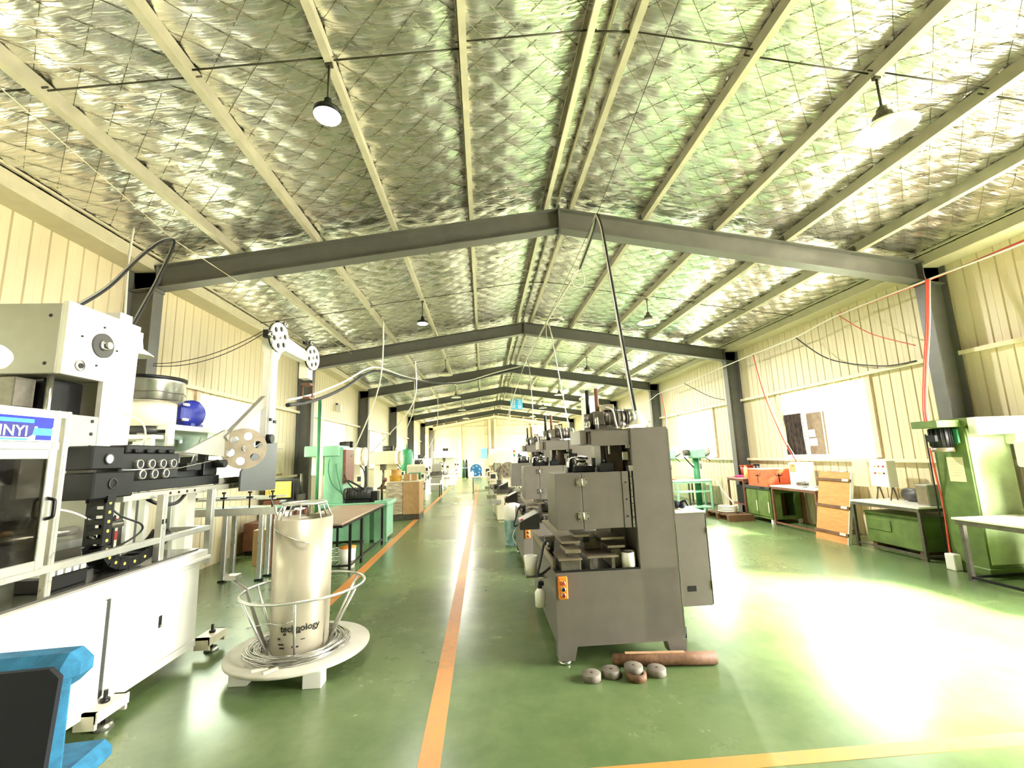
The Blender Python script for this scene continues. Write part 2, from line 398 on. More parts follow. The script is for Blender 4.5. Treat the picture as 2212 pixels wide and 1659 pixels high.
for k in range(-1, 6):
    y = Y1+BAY*k
    nm = ORD[k]+' grey steel portal frame counted from the camera, spanning wall to wall' if k >= 0 else 'grey steel portal frame behind the camera'
    t = thing('portal_frame', nm, 'steel frame', (0, y, 0), group='portal frames')
    for sx in (-1, 1):
        b = MB(); x0, x1 = sx*COLIN, sx*(WALL-.03)
        b.box(x0, x0+sx*.014, -.1, .1, 0, 4.4); b.box(x1-sx*.014, x1, -.1, .1, 0, 4.6); b.box(x0+sx*.014, x1-sx*.014, -.005, .005, 0, 4.6)
        b.box(x0-sx*.06, x1+sx*.02, -.15, .15, 0, .02)
        b.build('column', M_STEEL, t)
        b = MB(); ibeam(b, (sx*.012, 0, ZT(.012)), (sx*(WALL-.03), 0, ZT(WALL-.03)), .335, .2); b.build('rafter', M_STEEL, t)
        b = MB(); b.box(sx*.001, sx*.014, -.11, .11, 5.16, 5.64); b.build('ridge_plate', M_STEEL, t)
        b = MB(); b.box(sx*(COLIN-.002), sx*(COLIN-.016), -.1, .1, 4.3, ZT(COLIN)-.01); b.build('knee_plate', M_STEEL, t)

# ------------------------------------------------------------------ roof: purlins, foil blankets, wire net, sag rods
ceil_ = struct('ceiling')
SL = math.atan(.155)
PX = [.2, 1.36, 2.52, 3.67, 4.84]
for sx in (-1, 1):
    for xx in PX:
        b = MB(); z = ZT(xx); pr = []
        # C section: web plus two lips, long way along y
        c = .065
        b.box(-c/2, -c/2+.006, YB, YE, 0, .16); b.box(-c/2+.006, c/2, YB, YE, 0, .006); b.box(-c/2+.006, c/2, YB, YE, .154, .16); b.box(c/2-.006, c/2, YB, YE, .006, .022); b.box(c/2-.006, c/2, YB, YE, .138, .154)
        o = b.build('purlin', M_PURL, ceil_, (sx*xx, 0, z+.004)); o.rotation_euler = (0, sx*SL, 0)
        if sx < 0: o.scale.x = -1
    # cleats on the rafters
    b = MB()
    for k in range(7):
        for xx in PX: b.box(sx*xx-.05, sx*xx-.042, Y1+BAY*k-.07, Y1+BAY*k+.07, ZT(xx)-.012, ZT(xx)+.12)
    b.build('purlin_cleat', M_STEEL, ceil_)
def zfoil(x, y):
    """underside of the draped foil: sags between purlins, quilted by the wire net, crumpled"""
    ax = abs(x); base = 5.594-.155*ax+.185
    e = [0.0]+PX+[6.1]
    for i in range(len(e)-1):
        if e[i] <= ax <= e[i+1]:
            t = (ax-e[i])/(e[i+1]-e[i]); sag = .05*math.sin(PI*t)*(1 if i else .4); break
    else: sag = 0; t = .5
    u = (x+y)/.36; v = (x-y)/.36
    q = abs(math.sin(PI*u))*abs(math.sin(PI*v))
    edge = math.exp(-((t*(1-t))/.06)**2)
    n = noise.noise((x*1.6, y*6.5, 1.7))*.024+noise.noise((x*3.4, y*12, 5.1))*.013
    ser = edge*.035*noise.noise((x*1.5, y*4.5, 9))
    return base-sag-.022*q+n+ser
EDG = [-6.05]+[-v for v in reversed(PX)]+[v for v in PX]+[6.05]
for i in range(len(EDG)-1):
    a, c = EDG[i], EDG[i+1]; nx = max(4, int((c-a)/.055)); ys = []
    y = -3.0
    while y < YE: ys.append(y); y += .05 if y < 13 else (.075 if y < 19 else .16)
    ys.append(YE)
    vs = []; fs = []; m = nx+1
    for yy in ys:
        for k in range(m):
            xx = a+(c-a)*k/nx; vs.append((xx, yy, zfoil(xx, yy)))
    fs = [(j*m+k, j*m+k+1, (j+1)*m+k+1, (j+1)*m+k) for j in range(len(ys)-1) for k in range(nx)]
    me = bpy.data.meshes.new('foil_blanket'); me.from_pydata(vs, [], fs); me.polygons.foreach_set('use_smooth', [True]*len(fs)); me.materials.append(M_FOIL)
    inst(me, 'foil_blanket', None, ceil_)
# roof sheet over the foil keeps the sky out
b = MB(); b.add([(-6.7, YB-.2, 4.95), (0, YB-.2, 5.99), (6.7, YB-.2, 4.95), (-6.7, YE+.3, 4.95), (0, YE+.3, 5.99), (6.7, YE+.3, 4.95), (-6.7, YB-.2, 5.0), (0, YB-.2, 6.04), (6.7, YB-.2, 5.0), (-6.7, YE+.3, 5.0), (0, YE+.3, 6.04), (6.7, YE+.3, 5.0)],
    [(0, 3, 4, 1), (1, 4, 5, 2), (6, 7, 10, 9), (7, 8, 11, 10)])
b.build('roof_sheet', M_PURL, ceil_)
M_WIRE = mat('net_wire', (112, 106, 80), .5, metal=.4)
M_ROD = mat('sag_rod_dark', (70, 66, 52), .5, metal=.3)
for sx in (-1, 1):
    b = MB(); sp = .36; k0 = int(-10/sp); k1 = int(30/sp)
    for fam in (1, -1):
        # lines x*fam + y = const, walked across the slope
        for k in range(int(-9/sp), int(24/sp)):
            c0 = k*sp; pts = []
            for i in range(0, 41):
                xx = sx*6.0*i/40; yy = c0-fam*xx
                if -2.9 < yy < 22: pts.append((xx, yy, zfoil(xx, yy)-.006))
            if len(pts) > 1: b.tube(pts, .0028, n=3, smooth=False)
    o = b.build('wire_net', M_WIRE, ceil_); o['kind'] = 'stuff'
for k in range(0, 6):
    y = Y1-3+BAY*k
    for sx in (-1, 1):
        for i in range(len(PX)):
            xa = PX[i]; xb = PX[i+1] if i+1 < len(PX) else 5.95; off = .05*(i % 2)
            MB().cyl((sx*(xa-.07), y+off, ZT(xa)+.08), (sx*(xb+.07), y+off, ZT(xb)+.08), .008, n=6).build('sag_rod', M_ROD, ceil_)
    MB().cyl((-.2, y, ZT(.2)+.06), (.2, y, ZT(.2)+.06), .01, n=6).build('sag_rod', M_ROD, ceil_)
# ridge angle between the two ridge purlins
b = MB(); b.box(-.02, .02, YB, YE, ZT(0)+.12, ZT(0)+.126); b.box(-.02, -.014, YB, YE, ZT(0)+.06, ZT(0)+.12); b.build('ridge_angle', M_PURL, ceil_)

# ------------------------------------------------------------------ object materials
M_MWHITE = mat('machine_white', (236, 234, 222), .32, var=.02, scale=3)
M_MGREY = mat('machine_light_grey', (168, 166, 152), .4, var=.04)
M_PRESSG = mat('press_warm_grey', (102, 96, 87), .38, var=.07, scale=6, bump=.05, bscale=120)
M_ALU = mat('aluminium_profile', (214, 214, 206), .3, metal=.75, var=.05, scale=14)
M_STEELB = mat('bright_steel', (200, 198, 190), .25, metal=.9, var=.08, scale=12)
M_IRON = mat('machined_iron', (110, 104, 94), .4, metal=.6, var=.15, scale=16)
M_RUB = mat('black_plastic', (10, 10, 11), .45, var=.1, spec=.35)
M_SMOKE = glass_mat('smoked_acrylic', (150, 148, 140), .75)
M_WORK = mat('dark_worktop', (70, 68, 60), .2, var=.2, scale=5)
M_BLUE = mat('royal_blue_paint', (30, 44, 150), .35, var=.1)
M_YDOT = mat('yellow_pins', (240, 220, 90), .4)
M_RED = mat('red_paint', (196, 40, 36), .4)
M_ORANGE = mat('orange_plastic', (240, 140, 44), .4, var=.08)
M_BRONZE = mat('bronze_steel', (150, 138, 116), .35, metal=.55, var=.12, scale=10)
M_GREEN = mat('machine_mint_green', (150, 206, 172), .4, var=.08, scale=4)
M_DGREEN = mat('machine_deep_green', (60, 140, 96), .4, var=.12, scale=4)
M_OLIVE = mat('bench_olive_green', (104, 128, 62), .5, var=.18, scale=5)
M_WOOD = mat('plywood_orange', (214, 150, 84), .6, var=.14, scale=4, stretch=(1, 1, 6))
M_TIMB = mat('dark_timber', (120, 84, 54), .7, var=.25, scale=5, stretch=(6, 1, 6))
M_CARD = mat('cardboard', (198, 160, 112), .8, var=.08)
M_CREAM = mat('machine_cream', (240, 230, 200), .4, var=.04)
M_TEAL = mat('blue_velvet', (44, 120, 156), .85, var=.2, scale=16, bump=.2, bscale=160)
M_CHARC = mat('black_fabric', (16, 20, 26), .9, var=.2)
M_PAPER = mat('yellowed_paper', (226, 214, 178), .8, var=.05)
M_HOSE_B = mat('black_hose', (26, 28, 28), .5)
M_HOSE_W = mat('white_cable', (232, 228, 214), .5)
M_HOSE_R = mat('red_cable', (222, 74, 58), .5)
M_BROWN = mat('brown_steel', (130, 84, 64), .55, var=.15)
M_GLUE = mat('galvanised_tube', (196, 188, 164), .36, metal=.35, var=.07, scale=3, stretch=(1, 1, .4))

# ------------------------------------------------------------------ left: white wire forming machine
LM = thing('wire_forming_machine', 'large white wire forming machine with press head, guard door and feed reels', 'machine', (-4.02, 0, 0))
def lp(name, m, fn, parent=None): return part(name, m, parent or LM, fn)
# cabinet base, front face on local x=0
cab = lp('base_cabinet', M_MWHITE, lambda b: b.box(-1.55, -.02, 1.5, 4.74, .13, .9, .008))
lp('worktop_lip', M_MWHITE, lambda b: (b.box(-1.6, .03, 1.45, 4.82, .9, .935, .006), b.box(-1.58, .01, 1.47, 4.80, .935, .99, .006)))
lp('worktop', M_WORK, lambda b: b.box(-1.5, -.06, 1.5, 4.76, .99, 1.005))
for a, c in ((1.55, 3.635), (3.675, 4.66)):
    d = part('cabinet_door', M_MWHITE, cab, lambda b: b.box(-.02, -.002, a, c, .2, .86, .006))
    if a > 3:
        part('door_latch', M_BLACK, cab, lambda b: (b.box(-.002, .004, 4.19, 4.225, .47, .565, .003)))
        part('latch_pin', M_STEELB, cab, lambda b: b.cyl((.004, 4.207, .485), (.008, 4.207, .485), .009, n=10))
part('door_gap', M_DGREY, cab, lambda b: b.box(-.022, -.012, 3.637, 3.673, .2, .86))
part('plinth', M_MWHITE, cab, lambda b: b.box(-.03, -.004, 1.5, 4.72, .13, .19))
for yy in (3.66, 4.93):
    ft = lp('foot_bracket', M_CREAM, lambda b: (b.box(-.05, .09, yy-.15, yy-.13, .06, .17), b.box(-.05, .09, yy+.11, yy+.13, .06, .17), b.box(-.05, .1, yy-.15, yy+.13, .15, .17), b.box(.08, .1, yy-.15, yy+.13, .1, .15)))
    part('foot_bolt', M_BLACK, ft, lambda b: (b.cyl((.03, yy, .04), (.03, yy, .25), .014, n=10), b.cyl((.03, yy, .17), (.03, yy, .195), .028, n=6)))
    part('foot_pad', M_STEELB, ft, lambda b: b.cyl((.03, yy, 0), (.03, yy, .04), .065, .05, n=20))
# aluminium guard frame along the front
def post(b, y, z0, z1, x=-.1, w=.045): b.box(x-w/2, x+w/2, y-w/2, y+w/2, z0, z1, .004); b.box(x+w/2, x+w/2+.002, y-.006, y+.006, z0, z1)
gf = lp('guard_frame', M_ALU, lambda b: (post(b, 3.24, .99, 2.2), post(b, 3.165, 1.15, 2.2), post(b, 4.26, 1.0, 1.56, w=.06), post(b, 4.98, .82, 1.56, w=.06), post(b, 4.98, .82, 1.56, -.5, .05), post(b, 4.5, 1., 1.5, -.6), post(b, 3.9, 1., 1.5, -1.1, .05),
    b.box(-.13, -.075, 1.5, 5.0, 1.15, 1.2, .004), b.box(-.125, -.08, 1.5, 3.24, 2.15, 2.2, .004), b.box(-.125, -.08, 1.5, 3.2, 1.94, 1.99, .004),
    b.box(-.62, -.1, 4.96, 5.0, 1.14, 1.19), b.box(-1.3, -1.25, 3.2, 5., 1.15, 1.2), b.box(-1.12, -1.07, 1.5, 4.9, 1.41, 1.46)))
for y in (4.237, 4.28): part('corner_bracket', M_BLACK, gf, lambda b: b.box(-.068, -.064, y-.008, y+.008, 1.31, 1.35))
# guard door with smoked acrylic
gd = lp('guard_door', M_ALU, lambda b: (b.box(-.09, -.06, 3.11, 3.16, 1.19, 1.94, .004), b.box(-.09, -.06, 2.05, 3.11, 1.88, 1.94, .004), b.box(-.09, -.06, 2.05, 3.11, 1.19, 1.25, .004), b.box(-.09, -.06, 2.05, 2.1, 1.25, 1.88, .004)))
part('door_pane', M_SMOKE, gd, lambda b: b.box(-.078, -.072, 2.1, 3.11, 1.25, 1.88))
part('door_handle', M_RUB, gd, lambda b: b.tube(smooth_path([(-.06, 3.135, 1.5), (-.02, 3.135, 1.51), (-.012, 3.135, 1.53), (-.012, 3.135, 1.6), (-.02, 3.135, 1.62), (-.06, 3.135, 1.63)], 3), .011, 8))
# name board: blue field with cyan bands and white letters
nb = lp('name_board', M_WHITE, lambda b: b.box(-.085, -.075, 2.05, 3.14, 1.99, 2.15))
M_SBLUE = mat('sign_blue', (24, 36, 176), .25, var=.05); M_SCYAN = mat('sign_cyan', (70, 196, 240), .25, var=.05); M_SNAVY = mat('sign_navy', (44, 44, 130), .25)
part('blue_field', M_SBLUE, nb, lambda b: (b.box(-.075, -.073, 2.05, 3.13, 2.085, 2.145), b.prism([(3.02, 2.0), (3.125, 2.0), (3.125, 2.09), (3.03, 2.09)], -.075, -.0732, 'x')))
part('cyan_band', M_SCYAN, nb, lambda b: (b.box(-.073, -.072, 2.05, 3.0, 2.105, 2.128), b.box(-.073, -.0715, 3.0, 3.125, 2.03, 2.075), b.box(-.073, -.072, 2.05, 2.97, 1.996, 2.008)))
part('navy_lozenge', M_SNAVY, nb, lambda b: b.prism([(2.05, 2.014), (2.97, 2.014), (2.995, 2.03), (3.01, 2.1), (2.05, 2.1)], -.073, -.071, 'x'))
def text_part(name, s_, size, mtl, parent, loc, rot, ext=.0015, align='LEFT'):
    cu = bpy.data.curves.new(name, 'FONT'); cu.body = s_; cu.size = size; cu.extrude = ext; cu.align_x = align; cu.resolution_u = 3
    cu.offset = size*.012
    o = bpy.data.objects.new(name, cu); dg = bpy.context.evaluated_depsgraph_get()
    COL.objects.link(o); dg.update(); me = bpy.data.meshes.new_from_object(o.evaluated_get(bpy.context.evaluated_depsgraph_get()))
    COL.objects.unlink(o); bpy.data.objects.remove(o)
    p = bpy.data.objects.new(name, me); COL.objects.link(p); me.materials.clear(); me.materials.append(mtl); p.parent = parent; p.location = loc; p.rotation_euler = rot; return p
text_part('lettering', 'INYI', .092, M_WHITE, nb, (-.0695, 2.965, 2.022), (PI/2, 0, PI/2), align='RIGHT')
# press: C frame side plate (white), grey head box, ram and guides
cf = lp('c_frame_plate', M_MWHITE, lambda b: b.prism([(3.56, 2.54), (3.95, 2.54), (3.95, 1.98), (4.28, 1.98), (4.3, 3.12), (3.56, 3.12)], -.5, -.46, 'x'))
lp('c_frame_rear_plate', M_MWHITE, lambda b: b.prism([(3.56, 2.54), (3.95, 2.54), (3.95, 1.3), (4.28, 1.3), (4.3, 3.12), (3.56, 3.12)], -1.22, -1.18, 'x'))
lp('head_box', M_MGREY, lambda b: b.box(-1.18, -.5, 3.555, 4.28, 2.54, 3.1, .006))
lp('neck_box', M_MGREY, lambda b: b.box(-1.18, -.5, 3.98, 4.27, 1.01, 2.54, .006))
for z in (2.62, 3.0): lp('eyebolt_hole', M_BLACK, lambda b: b.cyl((-.58, 3.553, z), (-.58, 3.557, z), .014, n=10))
fl_ = part('bearing_flange', M_DGREY, cf, lambda b: b.cyl((-.46, 3.9, 2.84), (-.445, 3.9, 2.84), .105, n=36))
part('shaft_end', M_STEELB, cf, lambda b: (b.lathe([(.02, 0), (.045, 0), (.045, .012), (.02, .012)], (-.445, 3.9, 2.84), (1, 0, 0), 24), b.cyl((-.445, 3.92, 2.845), (-.41, 3.92, 2.845), .03, n=20)))
for y, z in ((3.7, 2.87), (3.9, 3.0), (4.05, 2.83), (3.86, 2.66)): part('plate_bolt', M_BLACK, cf, lambda b: b.cyl((-.46, y, z), (-.452, y, z), .009, n=8))
part('sight_slot', M_BLACK, cf, lambda b: b.cyl((-.46, 3.72, 2.63), (-.452, 3.72, 2.63), .022, n=16))
part('sight_ring', M_MGREY, cf, lambda b: b.lathe([(.04, 0), (.046, .008), (.04, .012)], (-.46, 3.71, 2.63), (1, 0, 0), 20))
lp('top_box', M_MWHITE, lambda b: b.box(-.62, -.48, 4.08, 4.22, 3.12, 3.2, .005))
lp('top_guard', M_BLACK, lambda b: b.box(-.9, -.5, 3.75, 4.27, 3.1, 3.125))
lp('air_tank', M_MWHITE, lambda b: b.lathe([(.01, 0), (.07, .0), (.08, .02), (.08, .46), (.05, .5), (.001, .5)], (-.8, 3.0, 2.53), (1, 0, .02), 24))
lp('ram_block', M_BLACK, lambda b: (b.box(-1.1, -.62, 3.62, 3.96, 2.2, 2.52, .01), b.box(-1.15, -.7, 3.7, 3.95, 1.7, 2.2, .01)))
for x in (-.58, -1.0): lp('ram_guide', M_STEELB, lambda b: b.cyl((x, 3.62, 2.05), (x, 3.62, 2.54), .02, n=12))
lp('guide_collar', M_ALU, lambda b: b.cyl((-.58, 3.62, 2.16), (-.58, 3.62, 2.24), .033, n=14))
lp('die_block', M_BROWN, lambda b: b.box(-1.12, -.86, 3.45, 3.6, 2.32, 2.5, .006))
lp('die_plate', M_IRON, lambda b: (b.box(-.84, -.66, 3.44, 3.6, 2.28, 2.5, .006), b.box(-1.1, -.7, 3.4, 3.6, 2.2, 2.27, .006), b.box(-.8, -.62, 3.34, 3.42, 2.1, 2.2)))
sp_ = lp('side_plate', M_MGREY, lambda b: (b.box(-.36, -.34, 3.42, 3.8, 1.95, 2.22, .004),))
for z in (1.98, 2.08, 2.18): part('plate_bolt', M_BLACK, sp_, lambda b: b.cyl((-.34, 3.74, z), (-.335, 3.74, z), .014, n=10))
lp('side_panel', M_MWHITE, lambda b: b.box(-.42, -.38, 3.27, 3.62, 1.62, 2.15, .004))
# black feed unit with rollers
fu = lp('feed_gearbox', M_RUB, lambda b: (b.box(-.42, -.16, 3.56, 3.86, 1.8, 1.98, .01), b.box(-.44, -.13, 3.56, 3.95, 1.58, 1.78, .01)))
part('gear_cap', M_STEELB, fu, lambda b: b.cyl((-.16, 3.71, 1.88), (-.15, 3.71, 1.88), .035, n=20))
part('gear_ring', M_DGREY, fu, lambda b: (b.lathe([(.034, 0), (.042, 0), (.042, .012), (.034, .012)], (-.16, 3.71, 1.88), (1, 0, 0), 24), b.lathe([(.034, 0), (.042, .006), (.034, .008)], (-.13, 3.73, 1.69), (1, 0, 0), 24)))
fb = lp('straightener_block', M_BLACK, lambda b: (b.box(-.4, -.22, 3.9, 4.62, 1.7, 1.93, .008), b.box(-.4, -.25, 4.0, 4.6, 1.93, 2.0, .008), b.box(-.45, -.24, 3.95, 5.35, 1.6, 1.7, .005), b.box(-.5, -.3, 4.62, 5.3, 1.7, 1.76)))
for i in range(4):
    part('roller', M_STEELB, fb, lambda b: b.lathe([(.03, .03), (.03, .036), (.038, .036), (.042, .03), (.042, .0)], (-.22, 4.08+.14*i, 1.835), (1, 0, 0), 20))
    part('roller_cap', M_RUB, fb, lambda b: b.cyl((-.22, 4.08+.14*i, 1.835), (-.188, 4.08+.14*i, 1.835), .031, n=18))
    part('adjust_screw', M_BLACK, fb, lambda b: b.cyl((-.24, 4.08+.14*i, 1.93), (-.24, 4.08+.14*i, 1.965), .02, n=10))
for i in range(3):
    part('roller', M_STEELB, fb, lambda b: b.lathe([(.03, .03), (.03, .036), (.038, .036), (.042, .03), (.042, .0)], (-.22, 4.12+.145*i, 1.745), (1, 0, 0), 20))
for i in range(3): part('roller_cap', M_RUB, fb, lambda b: b.cyl((-.22, 4.12+.145*i, 1.745), (-.188, 4.12+.145*i, 1.745), .031, n=18))
lp('feed_rail', M_MGREY, lambda b: (b.box(-.28, -.2, 3.95, 6.35, 1.53, 1.59, .004), b.box(-.3, -.26, 5.35, 6.3, 1.53, 1.66)))
for y in (4.5, 4.62, 4.74, 4.86, 5.6, 5.72): part('rail_bolt', M_BLACK, fb, lambda b: b.cyl((-.2, y, 1.56), (-.193, y, 1.56), .012, n=8))
lp('cutter_unit', M_BLACK, lambda b: (b.box(-.42, -.22, 4.75, 4.98, 1.76, 1.84, .006), b.box(-.36, -.24, 5.06, 5.3, 1.7, 1.86, .006), b.cyl((-.3, 5.24, 1.82), (-.12, 5.24, 1.82), .045, n=16), b.box(-.36, -.24, 4.85, 4.92, 1.84, 1.9), b.box(-.34, -.26, 5.1, 5.16, 1.86, 1.93), b.cyl((-.3, 4.7, 1.82), (-.3, 4.7, 1.92), .02, n=10)))
# cable drag chain: links with yellow pins
dc = lp('drag_chain_mount', M_RUB, lambda b: b.box(-.28, -.12, 3.69, 3.77, 1.55, 1.6))
path = [(-.2, 3.73, 1.58-.07*i) for i in range(6)]+[(-.2, 3.75, 1.16), (-.2, 3.8, 1.1), (-.2, 3.88, 1.06), (-.2, 3.98, 1.045), (-.2, 4.09, 1.05), (-.2, 4.2, 1.075), (-.2, 4.3, 1.11), (-.2, 4.38, 1.16), (-.2, 4.44, 1.22)]
for i in range(len(path)-1):
    p, q = Vector(path[i]), Vector(path[i+1]); d = (q-p).normalized(); nn = Vector((0, -d.z, d.y))
    def link(b):
        for xo in (-.07, .055):
            vs = [p+nn*(-.04)+Vector((xo, 0, 0)), p+nn*.04+Vector((xo, 0, 0)), q+nn*.04+Vector((xo, 0, 0)), q-nn*.04+Vector((xo, 0, 0))]
            vs += [v+Vector((.016, 0, 0)) for v in vs]
            b.add(vs, [(0, 1, 2, 3), (7, 6, 5, 4), (0, 4, 5, 1), (1, 5, 6, 2), (2, 6, 7, 3), (3, 7, 4, 0)])
        m_ = p.lerp(q, .5); h = .02
        for s_ in (-1, 1):
            c_ = m_+nn*.034*s_; vs = [c_+d*a+nn*e_+Vector((x_, 0, 0)) for x_ in (-.055, .056) for a, e_ in ((-h, -.004), (h, -.004), (h, .004), (-h, .004))]
            b.add(vs, [(0, 1, 2, 3), (7, 6, 5, 4), (0, 4, 5, 1), (1, 5, 6, 2), (2, 6, 7, 3), (3, 7, 4, 0)])
    lk = part('chain_link', M_RUB, dc, link)
    m_ = p.lerp(q, .5)
    part('link_pin', M_YDOT, lk, lambda b: b.cyl((m_.x+.071, m_.y, m_.z), (m_.x+.074, m_.y, m_.z), .012, n=10))
# things behind the rail inside the guard
lp('valve_block', M_BLACK, lambda b: b.box(-.35, -.15, 3.3, 3.62, 1.005, 1.1, .008)); lp('solenoid_box', M_BLACK, lambda b: b.box(-.8, -.5, 4.1, 4.3, 1.005, 1.4, .01))
for i in range(5): lp('valve', M_WHITE, lambda b: b.box(-.34, -.16, 3.33+.06*i, 3.37+.06*i, 1.1, 1.14))
lp('air_cylinder', M_STEELB, lambda b: (b.cyl((-.75, 3.25, 1.32), (-.5, 4.35, 1.32), .035, n=14), b.box(-1.0, -.5, 3.25, 4.1, 1.2, 1.26)))
lp('cylinder_sleeve', M_CARD, lambda b: b.cyl((-.76, 3.27, 1.345), (-.7, 3.6, 1.345), .04, n=14))
for pp, rr in (([(-.3, 3.86, 1.56), (-.25, 4.0, 1.42), (-.22, 4.2, 1.32), (-.25, 4.22, 1.24), (-.3, 4.05, 1.16), (-.4, 3.95, 1.12)], .008), ([(-.25, 4.28, 1.53), (-.2, 4.38, 1.47), (-.2, 4.6, 1.46), (-.25, 4.8, 1.53)], .016)): lp('control_hose', M_HOSE_B, lambda b: b.tube(smooth_path(pp, 5), rr, 8))
for pp, rr in (([(-.35, 3.4, 1.56), (-.3, 3.6, 1.5), (-.25, 3.72, 1.42)], .007), ([(-.25, 3.72, 1.3), (-.2, 3.82, 1.22), (-.3, 3.95, 1.18)], .007), ([(-.46, 4.2, 2.3), (-.38, 4.33, 2.2), (-.4, 4.38, 2.05), (-.5, 4.3, 2.0)], .008), ([(-.5, 4.4, 1.05), (-.4, 4.65, 1.08), (-.45, 4.85, 1.12), (-.6, 4.8, 1.06)], .018)): lp('air_hose', M_HOSE_W, lambda b: b.tube(smooth_path(pp, 5), rr, 7))
# grey end plate, reel arm and reels
lp('end_plate', mat('plate_blue_grey', (84, 88, 88), .4), lambda b: b.prism([(5.42, 1.5), (6.3, 1.46), (6.3, 2.08), (5.86, 2.08), (5.42, 1.72)], -.06, -.04, 'x'))
lp('end_plate_stay', M_MGREY, lambda b: b.box(-.3, -.06, 6.2, 6.3, 1.46, 2.0))
lp('stand_post', M_MWHITE, lambda b: b.box(-.2, -.07, 6.11, 6.27, 1.46, 3.3, .006))
am = lp('reel_arm', M_MWHITE, lambda b: (b.prism([(6.06, 3.4), (6.14, 3.22), (6.26, 3.22), (6.38, 3.4), (7.5, 3.42), (7.5, 3.56), (6.06, 3.64)], -.2, -.06, 'x'), b.box(-.2, -.06, 7.3, 7.5, 3.15, 3.56)))
lp('reel_strut', M_MGREY, lambda b: (b.prism([(5.25, 2.12), (5.33, 2.05), (6.2, 2.62), (6.2, 2.76)], -.2, -.14, 'x'), b.prism([(4.6, 1.94), (5.3, 1.9), (5.6, 2.08), (5.3, 2.2)], -.2, -.17, 'x')))
def reel(c, axis, R, nm='reel'):
    ax = Vector(axis).normalized(); c = Vector(c)
    rl = lp(nm, M_BRONZE if R > .22 else M_MWHITE, lambda b: b.ring_plate(c, ax, R, .02, 6, R*.19, R*.12))
    part('reel_groove', M_DGREY, rl, lambda b: b.lathe([(R*.97, -.035), (R, -.035), (R*.93, -.022), (R, -.012), (R*.97, -.01)], c, ax, 48))
    if R < .22: part('reel_dark_backing', M_DGREY, rl, lambda b: b.cyl(c-ax*.034, c-ax*.02, R*.94, n=48))  # dark disc added so the bright hall doesn't show through the holes
    part('reel_hub', M_STEELB, rl, lambda b: (b.cyl(c-ax*.08, c+ax*.025, R*.11, n=16), b.cyl(c+ax*.025, c+ax*.03, R*.05, n=6)))
    return rl
reel((-.02, 6.16, 3.52), (1, -.15, 0), .205); reel((-.02, 7.38, 3.5), (1, -.15, 0), .2)
reel((-.02, 5.42, 1.985), (.62, -.78, 0), .235)
def guide(c):
    lp('guide_roller', M_STEELB, lambda b: b.lathe([(.02, -.012), (.045, -.012), (.036, 0), (.045, .012), (.02, .012)], c, (1, -.1, 0), 20))
for c in ((-.03, 6.35, 3.76), (-.03, 5.93, 3.5), (-.03, 7.32, 3.74)): guide(c)
for q in ((-.1, -.05, 6.2, 6.36, 3.72, 3.77), (-.12, -.05, 5.9, 5.98, 3.46, 3.56), (-.12, -.05, 7.2, 7.33, 3.7, 3.75), (-.075, -.05, 6.1, 6.14, 2.36, 2.4), (-.075, -.05, 6.2, 6.26, 2.34, 2.38), (-.1, -.05, 5.92, 6.02, 1.75, 1.95)): lp('guide_bracket', M_BLACK, lambda b: b.box(*q))
lp('tension_knob', M_RUB, lambda b: b.cyl((-.06, 6.02, 2.12), (.02, 6.02, 2.12), .06, n=20))
lp('motor_guard', M_BLACK, lambda b: b.box(-.18, -.1, 5.98, 6.2, 1.6, 2.1, .01))
lp('dancer_weight', M_BROWN, lambda b: (b.box(-.16, -.02, 7.3, 7.5, 3.04, 3.07), b.box(-.16, -.02, 7.3, 7.5, 2.82, 2.85), b.cyl((-.14, 7.33, 2.85), (-.14, 7.33, 3.04), .012, n=8), b.cyl((-.04, 7.47, 2.85), (-.04, 7.47, 3.04), .012, n=8)))
lp('feed_wire', M_STEELB, lambda b: (b.tube([(-.02, 5.96, 3.5), (-.03, 5.94, 2.9), (-.02, 5.9, 2.1), (-.02, 5.64, 2.0)], .004, 5), b.tube([(-.02, 6.3, 3.7), (-.02, 7.33, 3.69)], .004, 5), b.tube([(-.02, 5.2, 1.9), (-.2, 4.6, 1.79), (-.2, 3.9, 1.79)], .004, 5), b.tube([(-.2, 4.75, 1.8), (-.2, 4.9, 2.1)], .006, 5)))

# vibratory bowl, blue gear motor and lamp carried on the machine's rear frame
VB = MB().cyl((0, 0, 2.24), (0, 0, 2.5), .27, n=36).build('bowl_drum', M_CREAM, LM, (-.93, 5.12, 0))
part('bowl', M_STEELB, VB, lambda b: b.lathe([(.001, 2.5), (.3, 2.5), (.33, 2.53), (.335, 2.72), (.345, 2.74), (.335, 2.745), (.31, 2.73), (.31, 2.56), (.001, 2.54)], n=40))
part('bowl_rim', M_BLACK, VB, lambda b: b.lathe([(.335, 2.74), (.35, 2.74), (.35, 2.775), (.335, 2.775)], n=40))
part('bowl_seam', M_IRON, VB, lambda b: b.tube([(.337*math.cos(a), .337*math.sin(a), 2.6+.006*math.sin(7*a)) for a in [PI+PI*t/18 for t in range(0, 25)]], .004, 4))
part('drum_base', M_DGREY, VB, lambda b: b.cyl((0, 0, 2.17), (0, 0, 2.24), .24, n=32))
part('bowl_stand', M_MWHITE, VB, lambda b: (b.box(-.28, .28, -.28, .28, 2.1, 2.14), b.box(-.22, .22, -.02, .02, 2.14, 2.17), b.box(-.26, -.2, -.26, -.2, 0, 2.1), b.box(.2, .26, -.26, -.2, 0, 2.1), b.box(-.26, -.2, .2, .26, 0, 2.1), b.box(.2, .26, .2, .26, 0, 2.1)))
